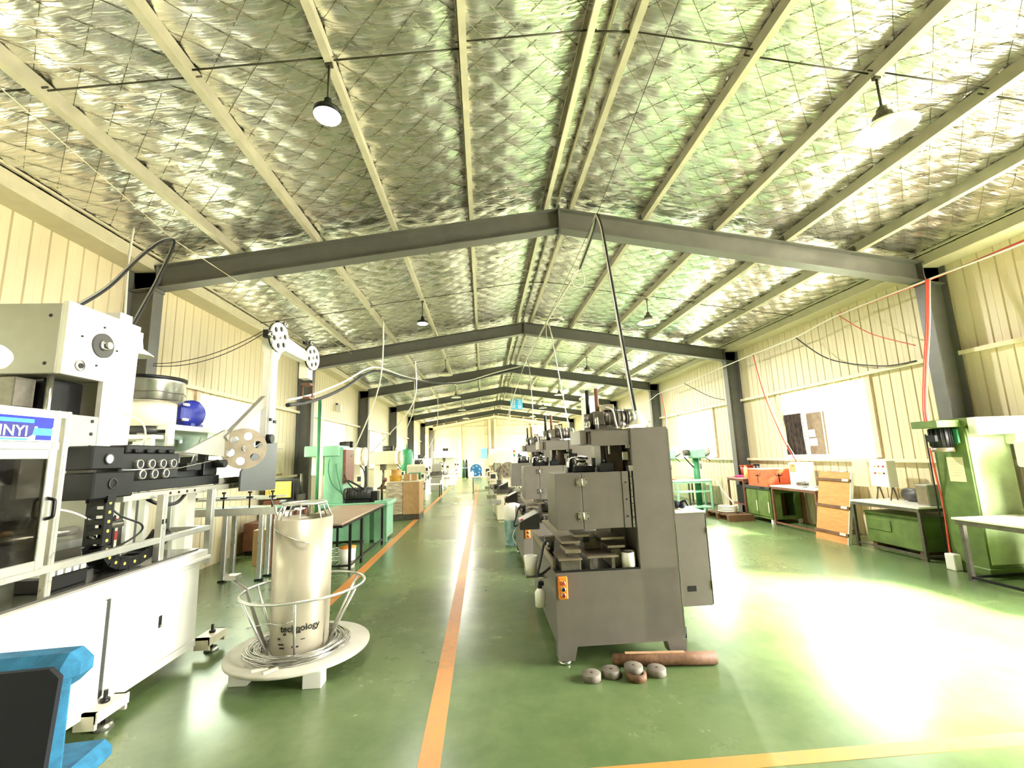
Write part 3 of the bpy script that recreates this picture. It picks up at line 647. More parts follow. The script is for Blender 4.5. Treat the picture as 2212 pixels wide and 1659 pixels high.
BM = MB().lathe([(.001, 0), (.15, 0), (.17, .03), (.17, .2), (.15, .23), (.001, .23)], (-.1, .04, 2.44), (1, -.4, 0), 32).box(-.1, .1, -.24, -.02, 2.34, 2.52, .02).box(-.12, .12, -.1, .14, 2.27, 2.32).build('gear_motor', M_BLUE, LM, (-.9, 5.75, 0))
for y, z in ((-.25, 2.52), (-.25, 2.34), (.02, 2.5), (.04, 2.33)): part('motor_lug', M_WHITE, BM, lambda b: b.box(.1, .13, y, y+.09, z, z+.03, .005))
part('shaft_cover', M_BLACK, BM, lambda b: b.lathe([(.001, .01), (.045, .01), (.06, 0)], (.12, .04, 2.43), (1, -.4, 0), 20))
part('frame_box', M_MWHITE, BM, lambda b: (b.box(-.02, .3, -.75, .5, 2.2, 2.26, .005), b.box(-.02, .3, -.75, .42, 1.92, 1.97, .005), b.box(.27, .3, -.75, -.65, 1.97, 2.2), b.box(.27, .3, .3, .42, 1.97, 2.2), b.box(-.02, .02, -.75, .42, 1.97, 2.2), b.box(.05, .15, -.1, .05, 0, 1.92)))
part('frame_window', M_GLASS, BM, lambda b: b.box(.28, .284, -.65, .3, 1.97, 2.2))
HL = MB().lathe([(.05, 3.08), (.06, 3.0), (.15, 2.93), (.148, 2.92), (.055, 2.985)], n=28).build('lamp_shade', M_MWHITE, LM, (-.73, 4.62, 0))
part('lamp_socket', M_CREAM, HL, lambda b: (b.cyl((0, 0, 3.06), (0, 0, 3.16), .05, n=16), b.box(-.3, 0, -.36, .02, 3.1, 3.14)))

# ------------------------------------------------------------------ wire spool stand with coil
SP = thing('wire_pay_off_stand', 'tall grey tube on a round board with coiled wire and a hoop', 'wire stand', (-2.98, 4.5, 0))
part('round_board', mat('pay_off_board', (200, 196, 176), .6, var=.08, scale=6), SP, lambda b: b.lathe([(.001, .125), (.6, .125), (.605, .13), (.605, .15), (.6, .155), (.001, .155)], (.0, .02, 0), n=64))
for x, y in ((.29, -.42), (-.35, -.3), (.1, .45)):
    part('foot_block', M_MWHITE, SP, lambda b: b.box(x-.075, x+.075, y-.06, y+.06, 0, .125, .004))
tb = part('tube', M_GLUE, SP, lambda b: b.lathe([(.235, .155), (.245, .2), (.252, .6), (.255, 1.29), (.243, 1.29), (.24, 1.2)], n=48))
text_part('faded_print', 'technology', .075, mat('faded_black_print', (52, 46, 38), .8, var=.3), tb, (-.1, -.262, .36), (PI/2, 0, .0), .0008)
# bend the print round the tube
o = tb.children[0]
for v in o.data.vertices:
    a = v.co.x; z = v.co.y; t = (a-.1)/.252; r_ = .2515+.001*(v.co.z > 0)
    v.co = Vector((r_*math.sin(t+.1)+.1, z+random.uniform(-.002, .002), -(-r_*math.cos(t+.1)+.262)))
def stain(b):
    random.seed(3)
    for i in range(9):
        t = random.uniform(-.7, .6); z = random.uniform(.22, .36); r0 = .2525; w_ = random.uniform(.01, .05); h_ = random.uniform(.006, .02)
        vs = [(r0*math.sin(t+k*w_/.25), -r0*math.cos(t+k*w_/.25), z+j*h_) for k in (0, 1) for j in (0, 1)]
        b.add(vs, [(0, 2, 3, 1)])
o = part('ink_smudges', MATS['faded_black_print'], tb, stain); o['kind'] = 'stuff'
part('top_cage', M_ALU, SP, lambda b: (b.tube([(.19*math.cos(2*PI*i/36), .19*math.sin(2*PI*i/36), 1.42) for i in range(36)], .012, 6, True), *[b.tube([(.245*math.cos(a), .245*math.sin(a), 1.28), (.19*math.cos(a), .19*math.sin(a), 1.42)], .008, 6) for a in [2*PI*k/8+.2 for k in range(8)]], b.box(-.19, .19, -.012, .012, 1.413, 1.43)))
part('hoop', M_ALU, SP, lambda b: b.tube([(.53*math.cos(2*PI*i/60)+.02, .53*math.sin(2*PI*i/60)+.02, .66+.01*math.cos(2*PI*i/60)) for i in range(60)], .013, 8, True))
for k in range(6):
    a = 2*PI*k/6+.75
    part('hoop_spoke', M_ALU, SP, lambda b: b.tube([(.27*math.cos(a), .27*math.sin(a), .16), (.53*math.cos(a)+.02, .53*math.sin(a)+.02, .66)], .011, 6))
part('brake_arm', M_MGREY, SP, lambda b: (b.tube([(-.25, -.12, .2), (-.51, .02, .66), (-.68, -.04, .82)], .016, 8), b.box(-.67, -.57, -.05, .05, .76, .8)))
def coil(b):
    random.seed(5); pts = []
    for i in range(24*22):
        a = 2*PI*i/24; t = i/24
        rr = .38+.05*math.sin(t*1.7)+.02*math.sin(t*5.1); zz = .17+.035*(.5+.5*math.sin(t*2.3))+.012*math.sin(a*2+t)
        pts.append((rr*math.cos(a)+.02*math.sin(t*.9), rr*math.sin(a)+.02*math.cos(t*1.3)-.01, zz))
    b.tube(pts, .0045, 5)
part('wire_coil', M_STEELB, SP, coil)
part('loose_strand', M_STEELB, SP, lambda b: (b.tube(smooth_path([(.25, .05, 1.06), (.1, -.25, 1.1), (-.18, -.2, 1.22), (-.24, -.02, 1.28), (-.4, .2, 1.45), (-.6, .5, 1.6)], 8), .004, 5), b.tube(smooth_path([(.25, .1, .5), (.0, -.27, .44), (-.2, -.2, .42), (-.42, -.1, .36)], 8), .004, 5)))
for x, y, a in ((-.12, -.47, .5), (-.02, -.5, .9)):
    part('wood_shim', M_CREAM, SP, lambda b: b.add([(x-.06*math.cos(a), y-.06*math.sin(a), .156), (x+.06*math.cos(a), y+.06*math.sin(a), .156), (x+.06*math.cos(a)-.02, y+.06*math.sin(a)+.03, .156), (x-.06*math.cos(a)-.02, y-.06*math.sin(a)+.03, .156)]+[(x-.06*math.cos(a), y-.06*math.sin(a), .165), (x+.06*math.cos(a), y+.06*math.sin(a), .165), (x+.06*math.cos(a)-.02, y+.06*math.sin(a)+.03, .165), (x-.06*math.cos(a)-.02, y-.06*math.sin(a)+.03, .165)], [(0, 3, 2, 1), (4, 5, 6, 7), (0, 1, 5, 4), (1, 2, 6, 5), (2, 3, 7, 6), (3, 0, 4, 7)]))

# ------------------------------------------------------------------ blue chair at the left edge
CH = thing('velvet_chair', 'blue velvet chair with black back at the lower left corner', 'chair', (-3.6, 2.52, 0), .1)
def cushion(b, x0, x1, y0, y1, z0, z1, r): b.box(x0, x1, y0, y1, z0, z1, r)
part('back_shell', M_CHARC, CH, lambda b: b.prism([(-.26, .14), (.2, .14), (.235, .8), (.19, .845), (-.22, .845), (-.26, .8)], -.03, .0, 'x'))
sh = CH.children[0]; sh.data.transform(Matrix(((0, 1, 0, 0), (1, 0, 0, 0), (0, 0, 1, 0), (0, 0, 0, 1)))); sh.data.flip_normals()
part('back_cushion', M_TEAL, CH, lambda b: (cushion(b, -.26, .245, .001, .07, .14, .86, .03), cushion(b, -.27, .27, .0, .2, .72, .885, .055)))
part('seat', M_TEAL, CH, lambda b: cushion(b, -.26, .26, .075, .42, .19, .31, .04))
part('pedestal', M_BLACK, CH, lambda b: (b.cyl((-.05, .25, .06), (-.05, .25, .19), .03, n=14), *[b.tube([(-.05, .25, .08), (-.05+.27*math.cos(a), .25+.27*math.sin(a), .035)], .018, 6) for a in [2*PI*k/5 for k in range(5)]]))
for k in range(5):
    a = 2*PI*k/5; part('castor', M_RUB, CH, lambda b: b.cyl((-.05+.27*math.cos(a)-.012, .25+.27*math.sin(a), .026), (-.05+.27*math.cos(a)+.012, .25+.27*math.sin(a), .026), .026, n=14))

# ------------------------------------------------------------------ left middle: tables, conveyor, presses, crates
TB = thing('work_table', 'steel work table with worn wooden top beside the aisle line', 'table', (-3.47, 7.3, 0))
part('table_top', mat('worn_board', (176, 150, 128), .45, var=.2, scale=4, stretch=(1, 5, 1)), TB, lambda b: b.box(-1.0, .0, 0, 2.9, .82, .85, .004))
part('apron', M_BLACK, TB, lambda b: (b.box(-.03, -.001, 0.001, 2.89, .78, .82), b.box(-.99, -.03, .0, .03, .78, .82), b.box(-.99, -.03, 2.98, 2.89, .78, .82)))
for x, y in ((-.02, .5), (-.02, 1.2), (-.02, 2.86), (-.96, .5), (-.96, 2.86)):
    part('leg', M_BLACK, TB, lambda b: b.box(x-.02, x+.02, y-.02, y+.02, 0, .78))
part('lower_rail', M_BLACK, TB, lambda b: (b.box(-.035, -.005, .52, 2.84, .1, .13), b.box(-.94, -.04, .49, .51, .1, .13)))
BK = thing('paint_bucket', 'white bucket with orange lid under the wooden-topped table', 'bucket', (-3.64, 8.2, 0))
part('pail', M_WHITE, BK, lambda b: b.lathe([(.001, .0), (.12, .0), (.135, .33), (.125, .33), (.11, .02), (.001, .02)], n=28))
part('lid', M_ORANGE, BK, lambda b: b.lathe([(.14, .325), (.142, .345), (.05, .36), (.001, .36)], n=28))
HP = thing('loose_wire_bundle', 'loose loops of pale wire lying below the wooden-topped table', 'wire', (-4.05, 8.35, 0))
part('wire_loops', M_ALU, HP, lambda b: b.tube([((.24+.03*math.sin(i*.37))*math.cos(2*PI*i/26), (.28+.03*math.cos(i*.29))*math.sin(2*PI*i/26), .02+.0016*i+.02*math.sin(i*.5)) for i in range(26*7)], .007, 5))
CV = thing('roller_conveyor', 'aluminium guide-rail conveyor on thin legs behind the white machine', 'conveyor', (-5.1, 7.75, 0))
part('side_rail', M_ALU, CV, lambda b: b.box(-1.05, .5, -.16, -.12, 1.0, 1.12, .004)); part('side_rail', M_ALU, CV, lambda b: b.box(-1.05, .5, .12, .16, 1.0, 1.12, .004))
part('guide_rail', M_ALU, CV, lambda b: b.box(-1.05, .5, -.2, -.17, 1.24, 1.28)); part('guide_rail', M_ALU, CV, lambda b: b.box(-1.05, .5, .17, .2, 1.24, 1.28))
part('belt', mat('green_belt', (96, 170, 120), .5), CV, lambda b: b.box(-1.05, .5, -.12, .12, 1.09, 1.11))
for x in (-.28, .27):
    for y in (-.13, .13):
        lg = part('leg', M_ALU, CV, lambda b: b.box(x-.035, x+.035, y-.03, y+.03, .03, 1.0, .004)); part('foot', M_BLACK, lg, lambda b: b.box(x-.05, x+.05, y-.045, y+.045, 0, .03))
for x in (-.75, -.3, .1, .45):
    part('rail_clamp', M_RUB, CV, lambda b: (b.box(x-.04, x+.04, -.23, -.17, 1.27, 1.3), b.cyl((x, -.2, 1.12), (x, -.2, 1.36), .012, n=8), b.cyl((x, -.2, 1.35), (x, -.2, 1.38), .03, n=10)))
for nm, lab, m_, (x, y, z), (dx, dy, dz), rz in (('brown_cabinet', 'low brown cabinet on the floor behind the conveyor', M_BROWN, (-5.78, 9.9, 0), (.7, .5, .62), 0), ):
    t = thing(nm, lab, 'cabinet', (x, y, z), rz)
    part('body', m_, t, lambda b: b.box(-dx/2, dx/2, -dy/2, dy/2, .08, dz, .01)); part('door', m_, t, lambda b: b.box(-dx/2+.02, -.01, -dy/2-.012, -dy/2, .1, dz-.03)); part('door', m_, t, lambda b: b.box(.01, dx/2-.02, -dy/2-.012, -dy/2, .1, dz-.03)); part('plinth', M_BLACK, t, lambda b: b.box(-dx/2+.03, dx/2-.03, -dy/2+.03, dy/2, 0, .08))
def carton(name, label, m_, loc, d, rz=0., flap=True):
    t = thing(name, label, 'box', loc, rz)
    part('walls', m_, t, lambda b: b.box(-d[0]/2, d[0]/2, -d[1]/2, d[1]/2, 0, d[2]*.97, .004))
    if flap:
        part('flap', m_, t, lambda b: b.box(-d[0]/2, -.002, -d[1]/2, d[1]/2, d[2]*.97, d[2])); part('flap', m_, t, lambda b: b.box(.002, d[0]/2, -d[1]/2, d[1]/2, d[2]*.97, d[2]))
    part('tape', M_CREAM, t, lambda b: b.box(-.025, .025, -d[1]/2-.001, -d[1]/2+.002, 0, d[2]*.97)); return t
carton('carton', 'tan carton standing behind the conveyor legs', M_CARD, (-5.3, 8.8, 0), (.3, .3, .62))
carton('white_carton', 'white carton standing on a tan box near the parts rack', M_WHITE, (-5.3, 9.25, .425), (.4, .35, .42))
carton('carton', 'tan carton under a white carton near the parts rack', M_CARD, (-5.3, 9.25, 0), (.4, .35, .42))
RK = thing('parts_rack', 'brown steel parts rack with small bins behind the grey tube', 'rack', (-4.78, 8.5, 0))
for x in (-.2, .2):
    for y in (-.15, .25): part('upright', M_BROWN, RK, lambda b: b.box(x-.02, x+.02, y-.02, y+.02, 0, .98))
for z in (.25, .52, .8, .96): part('shelf', M_WHITE, RK, lambda b: b.box(-.2, .2, -.15, .25, z, z+.02))
part('parts_bin', M_ORANGE, RK, lambda b: b.box(-.16, .1, -.12, .1, .27, .36, .01)); part('parts_bin', M_DGREY, RK, lambda b: b.box(-.15, .15, -.12, .12, .0, .12, .01)); part('spool', M_BLACK, RK, lambda b: b.cyl((-.1, -.1, 1.07), (.12, -.1, 1.07), .09, n=20)); part('parts_bin', M_CREAM, RK, lambda b: b.box(-.15, .15, -.1, .1, .54, .66, .01))

# generic C-frame press / forming machine with its parts
def press(name, label, loc, rz=0., m=M_GREEN, m2=None, w=.7, d=1.0, h=1.9, bed=.85, motor=True, wheel=False, panel=True, head=.5, group=None, hose=True):
    t = thing(name, label, 'machine', loc, rz, group); m2 = m2 or m
    part('base', m, t, lambda b: (b.box(-w/2, w/2, -d/2, d/2, .05, bed-.06, .01), b.box(-w/2-.03, w/2+.03, -d/2-.03, d/2+.03, 0, .05)))
    part('bed', m2, t, lambda b: b.box(-w/2-.05, w/2+.05, -d/2-.05, d/2+.05, bed-.06, bed, .006))
    part('column', m, t, lambda b: b.box(-w/2+.03, w/2-.03, .05, d/2, bed, h-head*.5, .015))
    part('head', m, t, lambda b: b.prism([(-d/2-.05, h-head), (d/2, h-head), (d/2, h-.04), (d/2-.06, h), (-d/2+.02, h), (-d/2-.05, h-.08)], -w/2+.01, w/2-.01, 'x'))
    part('ram', M_IRON, t, lambda b: (b.box(-.09, .09, -d/2+.05, -d/2+.25, h-head-.2, h-head, .006), b.cyl((0, -d/2+.15, bed+.14), (0, -d/2+.15, h-head-.2), .04, n=12)))
    part('die', M_IRON, t, lambda b: (b.box(-.17, .17, -d/2+.02, -d/2+.3, bed, bed+.07, .004), b.box(-.1, .1, -d/2+.06, -d/2+.26, bed+.07, bed+.12, .004)))
    dr = part('access_door', m, t, lambda b: b.box(-w/2+.06, w/2-.06, -d/2-.012, -d/2, .14, bed-.14, .004)); part('door_knob', M_BLACK, dr, lambda b: b.cyl((w/2-.12, -d/2-.03, bed*.5), (w/2-.12, -d/2-.012, bed*.5), .018, n=10))
    if motor:
        mo = part('motor', M_DGREY, t, lambda b: (b.cyl((-.17, d/2-.2, h+.1), (.12, d/2-.2, h+.1), .1, n=20), b.box(-.12, .08, d/2-.28, d/2-.12, h, h+.03))); part('fan_cowl', M_BLACK, mo, lambda b: b.cyl((.12, d/2-.2, h+.1), (.19, d/2-.2, h+.1), .105, .09, n=20))
    if wheel:
        part('flywheel', m2, t, lambda b: b.ring_plate((w/2+.05, .15, h-head*.55), (1, 0, 0), .26, .06, 5, .06, .04))
    if panel:
        pn = part('control_panel', M_CREAM, t, lambda b: b.box(w/2-.01, w/2+.14, -d/2-.03, -d/2+.2, bed+.3, bed+.62, .006)); part('screen', M_DGREY, pn, lambda b: b.box(w/2+.02, w/2+.11, -d/2-.034, -d/2-.03, bed+.47, bed+.59))
        for i in range(3): part('button', (M_RED, M_DGREEN, M_BLACK)[i], pn, lambda b: b.cyl((w/2+.03+.035*i, -d/2-.04, bed+.38), (w/2+.03+.035*i, -d/2-.03, bed+.38), .012, n=8))
    if hose: part('hose', M_HOSE_B, t, lambda b: b.tube(smooth_path([(w/2-.1, .1, h-head), (w/2+.08, -.05, h-head-.2), (w/2+.1, -.1, bed+.25), (w/2-.05, -.2, bed+.02)], 5), .014, 7))
    return t
# mint green press with brown-edged head
GP = thing('mint_green_press', 'mint green press with boxy head and red-brown side opening behind the wooden-topped table', 'machine', (-4.55, 10.85, 0))
part('base', M_GREEN, GP, lambda b: b.box(-.4, 1.05, -.35, .55, .05, .78, .01)); part('bed', M_GREEN, GP, lambda b: b.box(-.45, 1.12, -.45, .6, .78, .86, .006))
part('end_leg', M_GREEN, GP, lambda b: (b.box(.82, 1.1, -.42, -.34, 0, .9, .008), b.box(.6, .72, -.42, -.36, 0, .8)))
part('column', M_GREEN, GP, lambda b: b.box(-.32, .1, -.35, .4, .86, 2.12, .012)); part('head', M_GREEN, GP, lambda b: b.box(-.75, .02, -.42, .4, 1.92, 2.16, .015))
part('ram', M_CREAM, GP, lambda b: b.box(-.62, -.36, -.3, 0, 1.5, 1.92, .01)); part('side_opening', M_BROWN, GP, lambda b: b.box(.1, .16, -.36, .3, 1.3, 2.06))
mo = part('motor', M_DGREY, GP, lambda b: b.cyl((.18, -.2, 1.05), (.72, -.2, 1.05), .14, n=24)); part('fan_cowl', M_IRON, mo, lambda b: b.cyl((.08, -.2, 1.05), (.18, -.2, 1.05), .125, .15, n=24))
for i in range(8): part('cooling_fin', M_DGREY, mo, lambda b: b.tube([(.22+.06*i, -.2+.148*math.cos(a), 1.05+.148*math.sin(a)) for a in [2*PI*k/16 for k in range(16)]], .008, 4, True))
part('motor_foot', M_BLACK, GP, lambda b: b.box(.15, .7, -.32, -.08, .86, .93)); part('gearbox', M_BLACK, GP, lambda b: (b.box(.72, .86, -.3, -.08, .86, 1.1, .01), b.cyl((.95, -.25, .86), (.95, -.25, 1.25), .025, n=10)))
part('hand_lever', M_BROWN, GP, lambda b: (b.cyl((.95, -.25, 1.1), (1.02, -.3, 1.32), .02, n=8), b.sphere((1.03, -.31, 1.35), .05)))
part('hydraulic_hose', M_HOSE_B, GP, lambda b: (b.tube(smooth_path([(.14, -.36, 1.35), (.25, -.42, 1.36), (.45, -.4, 1.25), (.55, -.3, 1.16)], 6), .022, 8), b.tube(smooth_path([(.14, -.36, 1.5), (.22, -.44, 1.36), (.35, -.42, 1.2), (.42, -.3, 1.14)], 6), .015, 8)))
part('green_hose', M_DGREEN, GP, lambda b: (b.tube(smooth_path([(-.2, -.38, 1.85), (-.2, -.42, 1.6), (-.1, -.44, 1.3), (.1, -.4, 1.1)], 6), .013, 7), b.tube(smooth_path([(-.05, -.38, 1.75), (.0, -.42, 1.5), (.08, -.42, 1.2), (.1, -.36, 1.06)], 6), .013, 7)))
# wrapped carton on a plinth
WB = thing('wrapped_crate', 'tall tan carton crate wrapped in clear film on a grey plinth beside the aisle', 'crate', (-3.68, 14.5, 0))
part('carton', M_CARD, WB, lambda b: b.box(-.05, .45, -.5, .45, .15, 1.1, .01)); part('plinth', M_IRON, WB, lambda b: b.box(-.55, .45, -.52, .5, 0, .15, .006))
part('film', mat('stretch_film', (214, 202, 176), .25, var=.2, scale=5, stretch=(1, 1, 4), rgb2=(150, 132, 108)), WB, lambda b: b.box(-.55, -.05, -.5, .45, .15, 1.1, .03)); part('top_cloth', M_CREAM, WB, lambda b: b.box(-.56, .46, -.51, .46, 1.1, 1.13, .01))
DR = thing('oil_drum', 'amber plastic drum standing on the wrapped crate', 'drum', (-4.02, 14.4, 1.131))
part('body', mat('amber_drum', (210, 160, 60), .35, var=.2), DR, lambda b: b.lathe([(.001, 0), (.17, 0), (.18, .02), (.18, .16), (.185, .17), (.18, .18), (.18, .33), (.16, .36), (.001, .36)], n=28)); part('cap', M_BLACK, DR, lambda b: b.cyl((.08, 0, .36), (.08, 0, .385), .03, n=12))
carton('carton', 'small open tan carton on the wrapped crate', M_CARD, (-3.55, 14.5, 1.131), (.4, .3, .2))

# the row of machines down the left side
PRs = [
 ('white_forming_machine', 'white forming machine with screen panel, first behind the mint green press', (-5.1, 12.6, 0), .05, M_CREAM, 1.0, 1.1, 2.15, True, True),
 ('cream_forming_machine', 'cream forming machine with a flywheel standing beyond the wrapped crate', (-4.75, 16.4, 0), .0, M_CREAM, .9, 1.1, 2.1, True, True),
 ('teal_press', 'teal green press low beside the aisle past the wrapped crate', (-3.95, 18.2, 0), .0, M_DGREEN, .5, .8, 1.25, False, False),
 ('white_punch_press', 'white punch press, third machine past the wrapped crate', (-4.2, 20.4, 0), .0, M_CREAM, .8, 1.0, 1.55, False, True),
 ('white_milling_machine', 'white milling machine with tilted head halfway down the left row', (-4.5, 23.5, 0), .0, M_MWHITE, .9, 1.0, 1.8, True, True),
 ('pale_grey_press', 'pale grey press two thirds down the left row', (-4.1, 26.4, 0), .0, M_MGREY, .9, 1.0, 1.5, False, False),
 ('white_control_cabinet_machine', 'tall white enclosed machine near the far end of the left row', (-3.9, 31.0, 0), .0, M_MWHITE, 1.4, 1.4, 2.25, False, True),
]
for nm, lab, loc, rz, m_, w_, d_, h_, wh, mo_ in PRs: press(nm, lab, loc, rz, m_, w=w_, d=d_, h=h_, wheel=wh, motor=mo_, bed=.8 if h_ > 1.4 else .6, head=.45)
TK = thing('green_air_tank', 'upright green air tank against the left wall columns', 'tank', (-4.95, 22.0, 0))
part('vessel', M_DGREEN, TK, lambda b: b.lathe([(.001, .75), (.2, .8), (.3, .95), (.3, 2.1), (.2, 2.25), (.001, 2.3)], n=32)); part('nozzle', M_DGREEN, TK, lambda b: b.cyl((0, 0, 2.28), (0, 0, 2.5), .03, n=10))
for a in (0, 2.1, 4.2): part('leg', M_DGREEN, TK, lambda b: b.cyl((.24*math.cos(a), .24*math.sin(a), 0), (.24*math.cos(a), .24*math.sin(a), .95), .03, n=8))
DT = thing('drip_trough', 'low white trough table among the left row machines', 'trough', (-3.7, 21.95, 0))
part('tray', M_MWHITE, DT, lambda b: (b.box(-.4, .4, -.5, .5, .55, .58), b.box(-.4, -.38, -.5, .5, .58, .75), b.box(.38, .4, -.5, .5, .58, .75)))
for x in (-.36, .36):
    for y in (-.45, .45): part('leg', M_BLACK, DT, lambda b: b.box(x-.02, x+.02, y-.02, y+.02, 0, .55))
for i, (nm, lab, x, m_) in enumerate([('gas_cylinder', 'dark green gas cylinder at the far wall', -3.05, mat('cylinder_dark_green', (20, 80, 50), .4)), ('gas_cylinder', 'black gas cylinder beside the dark green one at the far wall', -2.78, M_BLACK)]):
    t = thing(nm, lab, 'gas cylinder', (x, 40.3, 0)); part('shell', m_, t, lambda b: b.lathe([(.001, 0), (.12, 0), (.12, 1.35), (.05, 1.55), (.001, 1.56)], n=20)); part('valve', M_STEELB, t, lambda b: b.cyl((0, 0, 1.55), (0, 0, 1.72), .03, n=10)); part('band', mat('pale_blue_band', (150, 170, 230), .5), t, lambda b: b.cyl((0, 0, .82), (0, 0, .88), .124, n=20))
BD = thing('blue_cable_drum', 'blue wheel-shaped cable drum standing at the far wall', 'drum', (-1.95, 40.6, 0))
M_DRUM = mat('drum_blue', (10, 96, 150), .45, var=.2, scale=6)
part('flange', M_DRUM, BD, lambda b: b.ring_plate((0, -.25, .62), (0, -1, 0), .52, .04, 6, .07, .12)); part('flange', M_DRUM, BD, lambda b: b.ring_plate((0, .25, .62), (0, -1, 0), .52, .04, 6, .07, .12)); part('core', M_DRUM, BD, lambda b: b.cyl((0, -.24, .62), (0, .24, .62), .3, n=28)); part('cradle', M_BLACK, BD, lambda b: (b.box(-.55, .55, -.35, .35, 0, .1), b.box(-.5, -.38, -.3, .3, .1, .35), b.box(.38, .5, -.3, .3, .1, .35)))
for i in range(8):
    a = 2*PI*i/8; part('flange_rib', mat('drum_blue_light', (40, 130, 180), .45), BD, lambda b: b.box(-.02, .02, -.3, -.27, .62+.15, .62+.48)); r_ = BD.children[-1]
    r_.data.transform(Matrix.Translation((0, 0, .62)) @ Matrix.Rotation(a, 4, 'Y') @ Matrix.Translation((0, 0, -.62)))
WBK = thing('white_bin', 'white bin on the floor at the far wall', 'bin', (-2.35, 39.6, 0)); part('body', M_WHITE, WBK, lambda b: b.lathe([(.001, 0), (.18, 0), (.22, .5), (.2, .5), (.17, .03), (.001, .03)], n=20)); part('rim', M_WHITE, WBK, lambda b: b.lathe([(.22, .48), (.235, .48), (.235, .51), (.22, .51)], n=20))
NB = thing('blue_wall_poster', 'pale blue notice board on the far wall above the cable drum', 'notice', (-1.22, 42.33, 1.6)); part('sheet', mat('poster_blue', (120, 220, 240), .5, var=.15, scale=2), NB, lambda b: b.box(-.3, .3, 0, .03, 0, .95)); part('edge', M_WHITE, NB, lambda b: b.box(-.31, .31, -.004, .0, .93, .96))

# printed sacks behind the white machine
def sack(label, loc, d, cols):
    t = thing('printed_sack', label, 'sack', loc); n = 10
    def body(b): b.lathe([(.001, 0), (d[0]*.9, .0), (d[0], d[2]*.25), (d[0]*.96, d[2]*.7), (d[0]*.6, d[2]*.95), (.001, d[2])], n=16)
    o = part('sack_body', cols[0], t, body); o.scale.y = d[1]/d[0]
    for i, c in enumerate(cols[1:]):
        o = part('print_band', c, t, lambda b: b.lathe([(d[0]*1.003, d[2]*(.2+.25*i)), (d[0]*1.012, d[2]*(.25+.25*i)), (d[0]*1.0, d[2]*(.38+.25*i))], n=16)); o.scale.y = d[1]/d[0]
    return t
M_SKB = mat('sack_blue', (80, 120, 196), .6, var=.2); M_SKR = mat('sack_red', (206, 60, 56), .6, var=.2)
PLT = thing('sack_stand', 'low pale stand behind the white machine carrying printed sacks', 'stand', (-5.95, 5.5, 0)); part('deck', M_MWHITE, PLT, lambda b: b.box(-.28, .28, -.55, .7, .8, .84)); 
for x in (-.24, .24):
    for y in (-.5, .65): part('leg', M_ALU, PLT, lambda b: b.box(x-.02, x+.02, y-.02, y+.02, 0, .8))
sack('white sack with blue and red print lying behind the drag chain', (-5.93, 5.22, .841), (.24, .3, .62), (M_WHITE, M_SKR, M_SKB))
sack('red and white printed sack beside the blue printed one', (-5.93, 6.0, .841), (.22, .28, .58), (M_WHITE, M_SKR, M_SKR))

